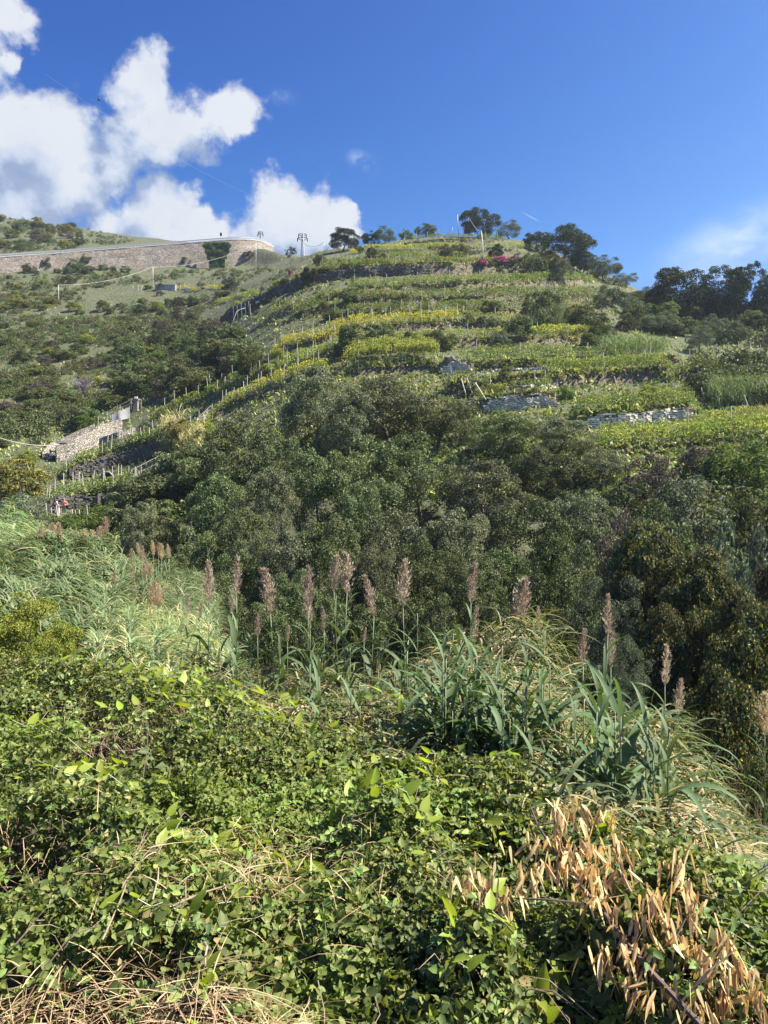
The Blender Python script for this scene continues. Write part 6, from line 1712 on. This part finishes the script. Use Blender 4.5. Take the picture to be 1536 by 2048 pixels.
# fallen branch with hanging dead leaves
DEAD_SPOTS = []
def above_(px, py, Y, clr=.05):
    p = P(px, py, Y)
    for _ in range(60):
        if p[2] > zbr(p[0], p[1]) + clr: break
        Y *= .985; p = P(px, py, Y)
    return p
def dead_branch():
    Yd = 3.35
    main = [above(*q) for q in ((1410, 2060, 2.75), (1290, 1930, 3.0), (1195, 1810, 3.2), (1130, 1735, 3.35), (1075, 1650, 3.5), (1060, 1610, 3.6))]
    o = main[0].copy()
    e = empty('fallen_branch', tuple(o), 'fallen branch hung with bunches of orange-brown dead leaves', 'branch')
    b = Bag(); b.tube(main, [.012, .011, .009, .007, .005, .003], 7); link('limb', b.mesh('limb', M['darktwig'], o), e)
    side = [[main[2], P(1100, 1800, 3.2), P(1000, 1795, 3.25), P(930, 1740, 3.3)], [main[3], P(1090, 1760, 3.3), P(1040, 1745, 3.35)], [main[1], P(1350, 1880, 3.0), P(1390, 1800, 3.1)], [main[4], P(1140, 1640, 3.5), P(1215, 1625, 3.5)], [main[1], P(1260, 2000, 2.9), P(1300, 2060, 2.8)], [main[0] * .6 + main[1] * .4, P(1420, 1940, 2.85), P(1470, 1900, 2.9)]]
    for sd_ in side:
        b = Bag(); b.tube(sd_, np.linspace(.006, .002, len(sd_)), 5); link('side_branch', b.mesh('side_branch', M['darktwig'], o), e)
    # a dead leaf: long, curled, hanging down
    meshes = []
    for k in range(6):
        rg = np.random.default_rng(70 + k); V = []; T = []; n = 6; cu = rg.uniform(-1.1, 1.1)
        for i in range(n + 1):
            t = i / n; wd = .08 * sin(pi * min(1, .08 + t * .95)) ** .7
            x = cu * t * t * .35; V += [(x + .03 * sin(t * 5), -wd, -t), (x - wd * 1.1, .04 * sin(t * 6 + k), -t * (1 - .12 * abs(cu))), (x + .05 * sin(t * 4), wd * .8, -t)]
        for i in range(n):
            a = i * 3; T += [(a, a + 3, a + 4), (a, a + 4, a + 1), (a + 1, a + 4, a + 5), (a + 1, a + 5, a + 2)]
        meshes.append(make_mesh('dead_leaf', V, T, M['dryleaf'], True))
    spots = [(1085, 1735), (1120, 1720), (1165, 1725), (1195, 1745), (1130, 1625), (1150, 1610), (1215, 1620), (1140, 1690), (1180, 1690), (1110, 1670), (1065, 1680), (1290, 1830), (1330, 1830), (1370, 1770), (1385, 1830), (1300, 1900), (1420, 1930), (1260, 1960), (1340, 1960), (1440, 1990), (1350, 1870), (1240, 1740), (1220, 1800), (1175, 1790), (1060, 1740), (1400, 1890), (1310, 1790), (1480, 1930), (1020, 1792), (975, 1765), (940, 1748), (1455, 1880), (1500, 1985), (1235, 1690), (1350, 1720), (1250, 1880), (1400, 2010), (1205, 1905), (1290, 1985)]
    for px, py in spots:
        Y = float(np.interp(py, [1610, 1800, 2050], [3.55, 3.25, 2.8])) - .05
        c = above(px, py, Y, .1); DEAD_SPOTS.append(c)
        for q in range(7):
            s = random.uniform(.065, .14)
            link('dead_leaf', random.choice(meshes), e, tuple(c + rng.normal(size=3) * np.array([.024, .022, .016]) - o), (random.gauss(0, .38), random.gauss(0, .38), random.uniform(0, 6.28)), (s, s, s))
dead_branch()

# smaller shrivelled leaves crowding the same bunches, past the count of parts
def more_dead_leaves():
    e = bpy.data.objects['fallen_branch']; o = np.array(e.location)
    sp = rng.integers(0, len(DEAD_SPOTS), 420); c = np.array(DEAD_SPOTS)[sp] + rng.normal(size=(420, 3)) * np.array([.05, .035, .04])
    D = np.stack([rng.normal(size=420) * .45, rng.normal(size=420) * .45, -np.ones(420)], 1)
    V, T = strips(c, D, rng.uniform(.05, .12, 420), rng.uniform(.012, .02, 420), rng, 4, rng.uniform(-.2, .5, 420))
    k = link('shrivelled_leaves', make_mesh('shrivelled_leaves', V - o, T, M['dryleaf']), e); k['kind'] = 'stuff'
more_dead_leaves()

# ------------------------------------------------------------------ labels by place for look-alikes
ORD = ['leftmost', 'second', 'third', 'fourth', 'fifth', 'sixth', 'seventh', 'eighth', 'ninth', 'tenth', 'eleventh', 'twelfth']
def rank(objs, keyx, keyy, bands, fmt):
    objs = sorted(objs, key=keyy)
    per = math.ceil(len(objs) / len(bands))
    for b_, bn in enumerate(bands):
        grp_ = sorted(objs[b_ * per:(b_ + 1) * per], key=keyx)
        for i_, o in enumerate(grp_):
            w_ = 'leftmost' if i_ == 0 else ORD[i_] + ' from the left'
            o['label'] = fmt.format(w_, bn)
def by_group(gname): return [o for o in bpy.data.objects if o.parent is None and o.get('group') == gname]
def ux(o): return o.location.x / max(o.location.y, .1)
def uz(o): return -(o.location.z + o.get('top_height', 0.0)) / max(o.location.y, .1)
rank(by_group('holm oaks filling the gully'), ux, uz, ['topmost', 'second', 'middle', 'lowest'], 'olive-green holm oak, {} in the {} tier of the gully')
rank(by_group('flowerless reed shoots'), ux, uz, ['topmost', 'highest', 'second', 'third', 'fourth', 'fifth', 'sixth', 'seventh', 'eighth', 'ninth', 'lowest'], 'leafy flowerless reed shoot, {} in the {} tier of the near bed')
rank(by_group('glossy lime climbers over the brambles'), ux, uz, ['upper', 'middle', 'lower'], 'glossy lime climber, {} of those on the {} bramble thicket')
rank(by_group('tan plumes on the far reed bed'), ux, uz, ['higher', 'lower'], 'tan reed plume, {} in the {} line along the sunlit reed bed')
rank(by_group('tan plumes over the shaded reeds'), ux, uz, ['higher', 'lower'], 'tan reed plume, {} in the {} line over the shaded reeds')
rank(by_group('stakes in front of the people'), ux, uz, ['low'], 'pale wooden stake, {} in the {} line before the people')
rank(by_group('stakes by the concrete tank'), ux, uz, ['pale'], 'thin stake, {} of the {} ones around the concrete tank')

ADJ = dict(maquis='olive-green shrub', heather='brown-purple twiggy shrub', green='fresh green shrub', oak='dark bushy shrub', olive='grey-green round shrub', lime='yellowish shrub', yellowleaf='straw-yellow shrub')
for gname, place in (('hillside shrubs', 'on the rough hillside'), ('gully shrubs', 'in the deep gully'), ('skyline hill shrubs', 'above the ridge wall'), ('wood floor shrubs', 'under the shaded wood'),
                     ('shrubs at the ridge wall foot', 'below the ridge wall'), ('terrace shrubs', 'between vine terraces'), ('gully bank shrubs', 'on the gully bank')):
    for kd, adj in ADJ.items():
        ob_ = by_group(gname + ', ' + kd); nb = max(1, math.ceil(len(ob_) / 11))
        if len(ob_) > 1:
            rank(ob_, ux, uz, {1: ['only'], 2: ['upper', 'lower'], 3: ['upper', 'middle', 'lower'], 4: ['top', 'upper', 'lower', 'bottom'], 5: ['top', 'upper', 'middle', 'lower', 'bottom']}[nb],
                 adj + (', {} of its colour ' + place if nb == 1 else ', {} in the {} tier ' + place))

# ------------------------------------------------------------------ air
hz_ = Bag(); hz_.box((0, 207, 76), 1300, 670, 190)
hm, h = new_mat('pale_air')
vol = h.n('ShaderNodeVolumePrincipled', {'Color': (0.80, 0.90, 1.0, 1), 'Density': 0.0002, 'Anisotropy': 0.5})
hm.node_tree.links.new(vol.outputs[0], h.n('ShaderNodeOutputMaterial').inputs['Volume'])
USE_HAZE = True
if USE_HAZE:
    tag(link('haze', hz_.mesh('haze', hm)), 'thin bluish haze over the valley', kind='stuff')
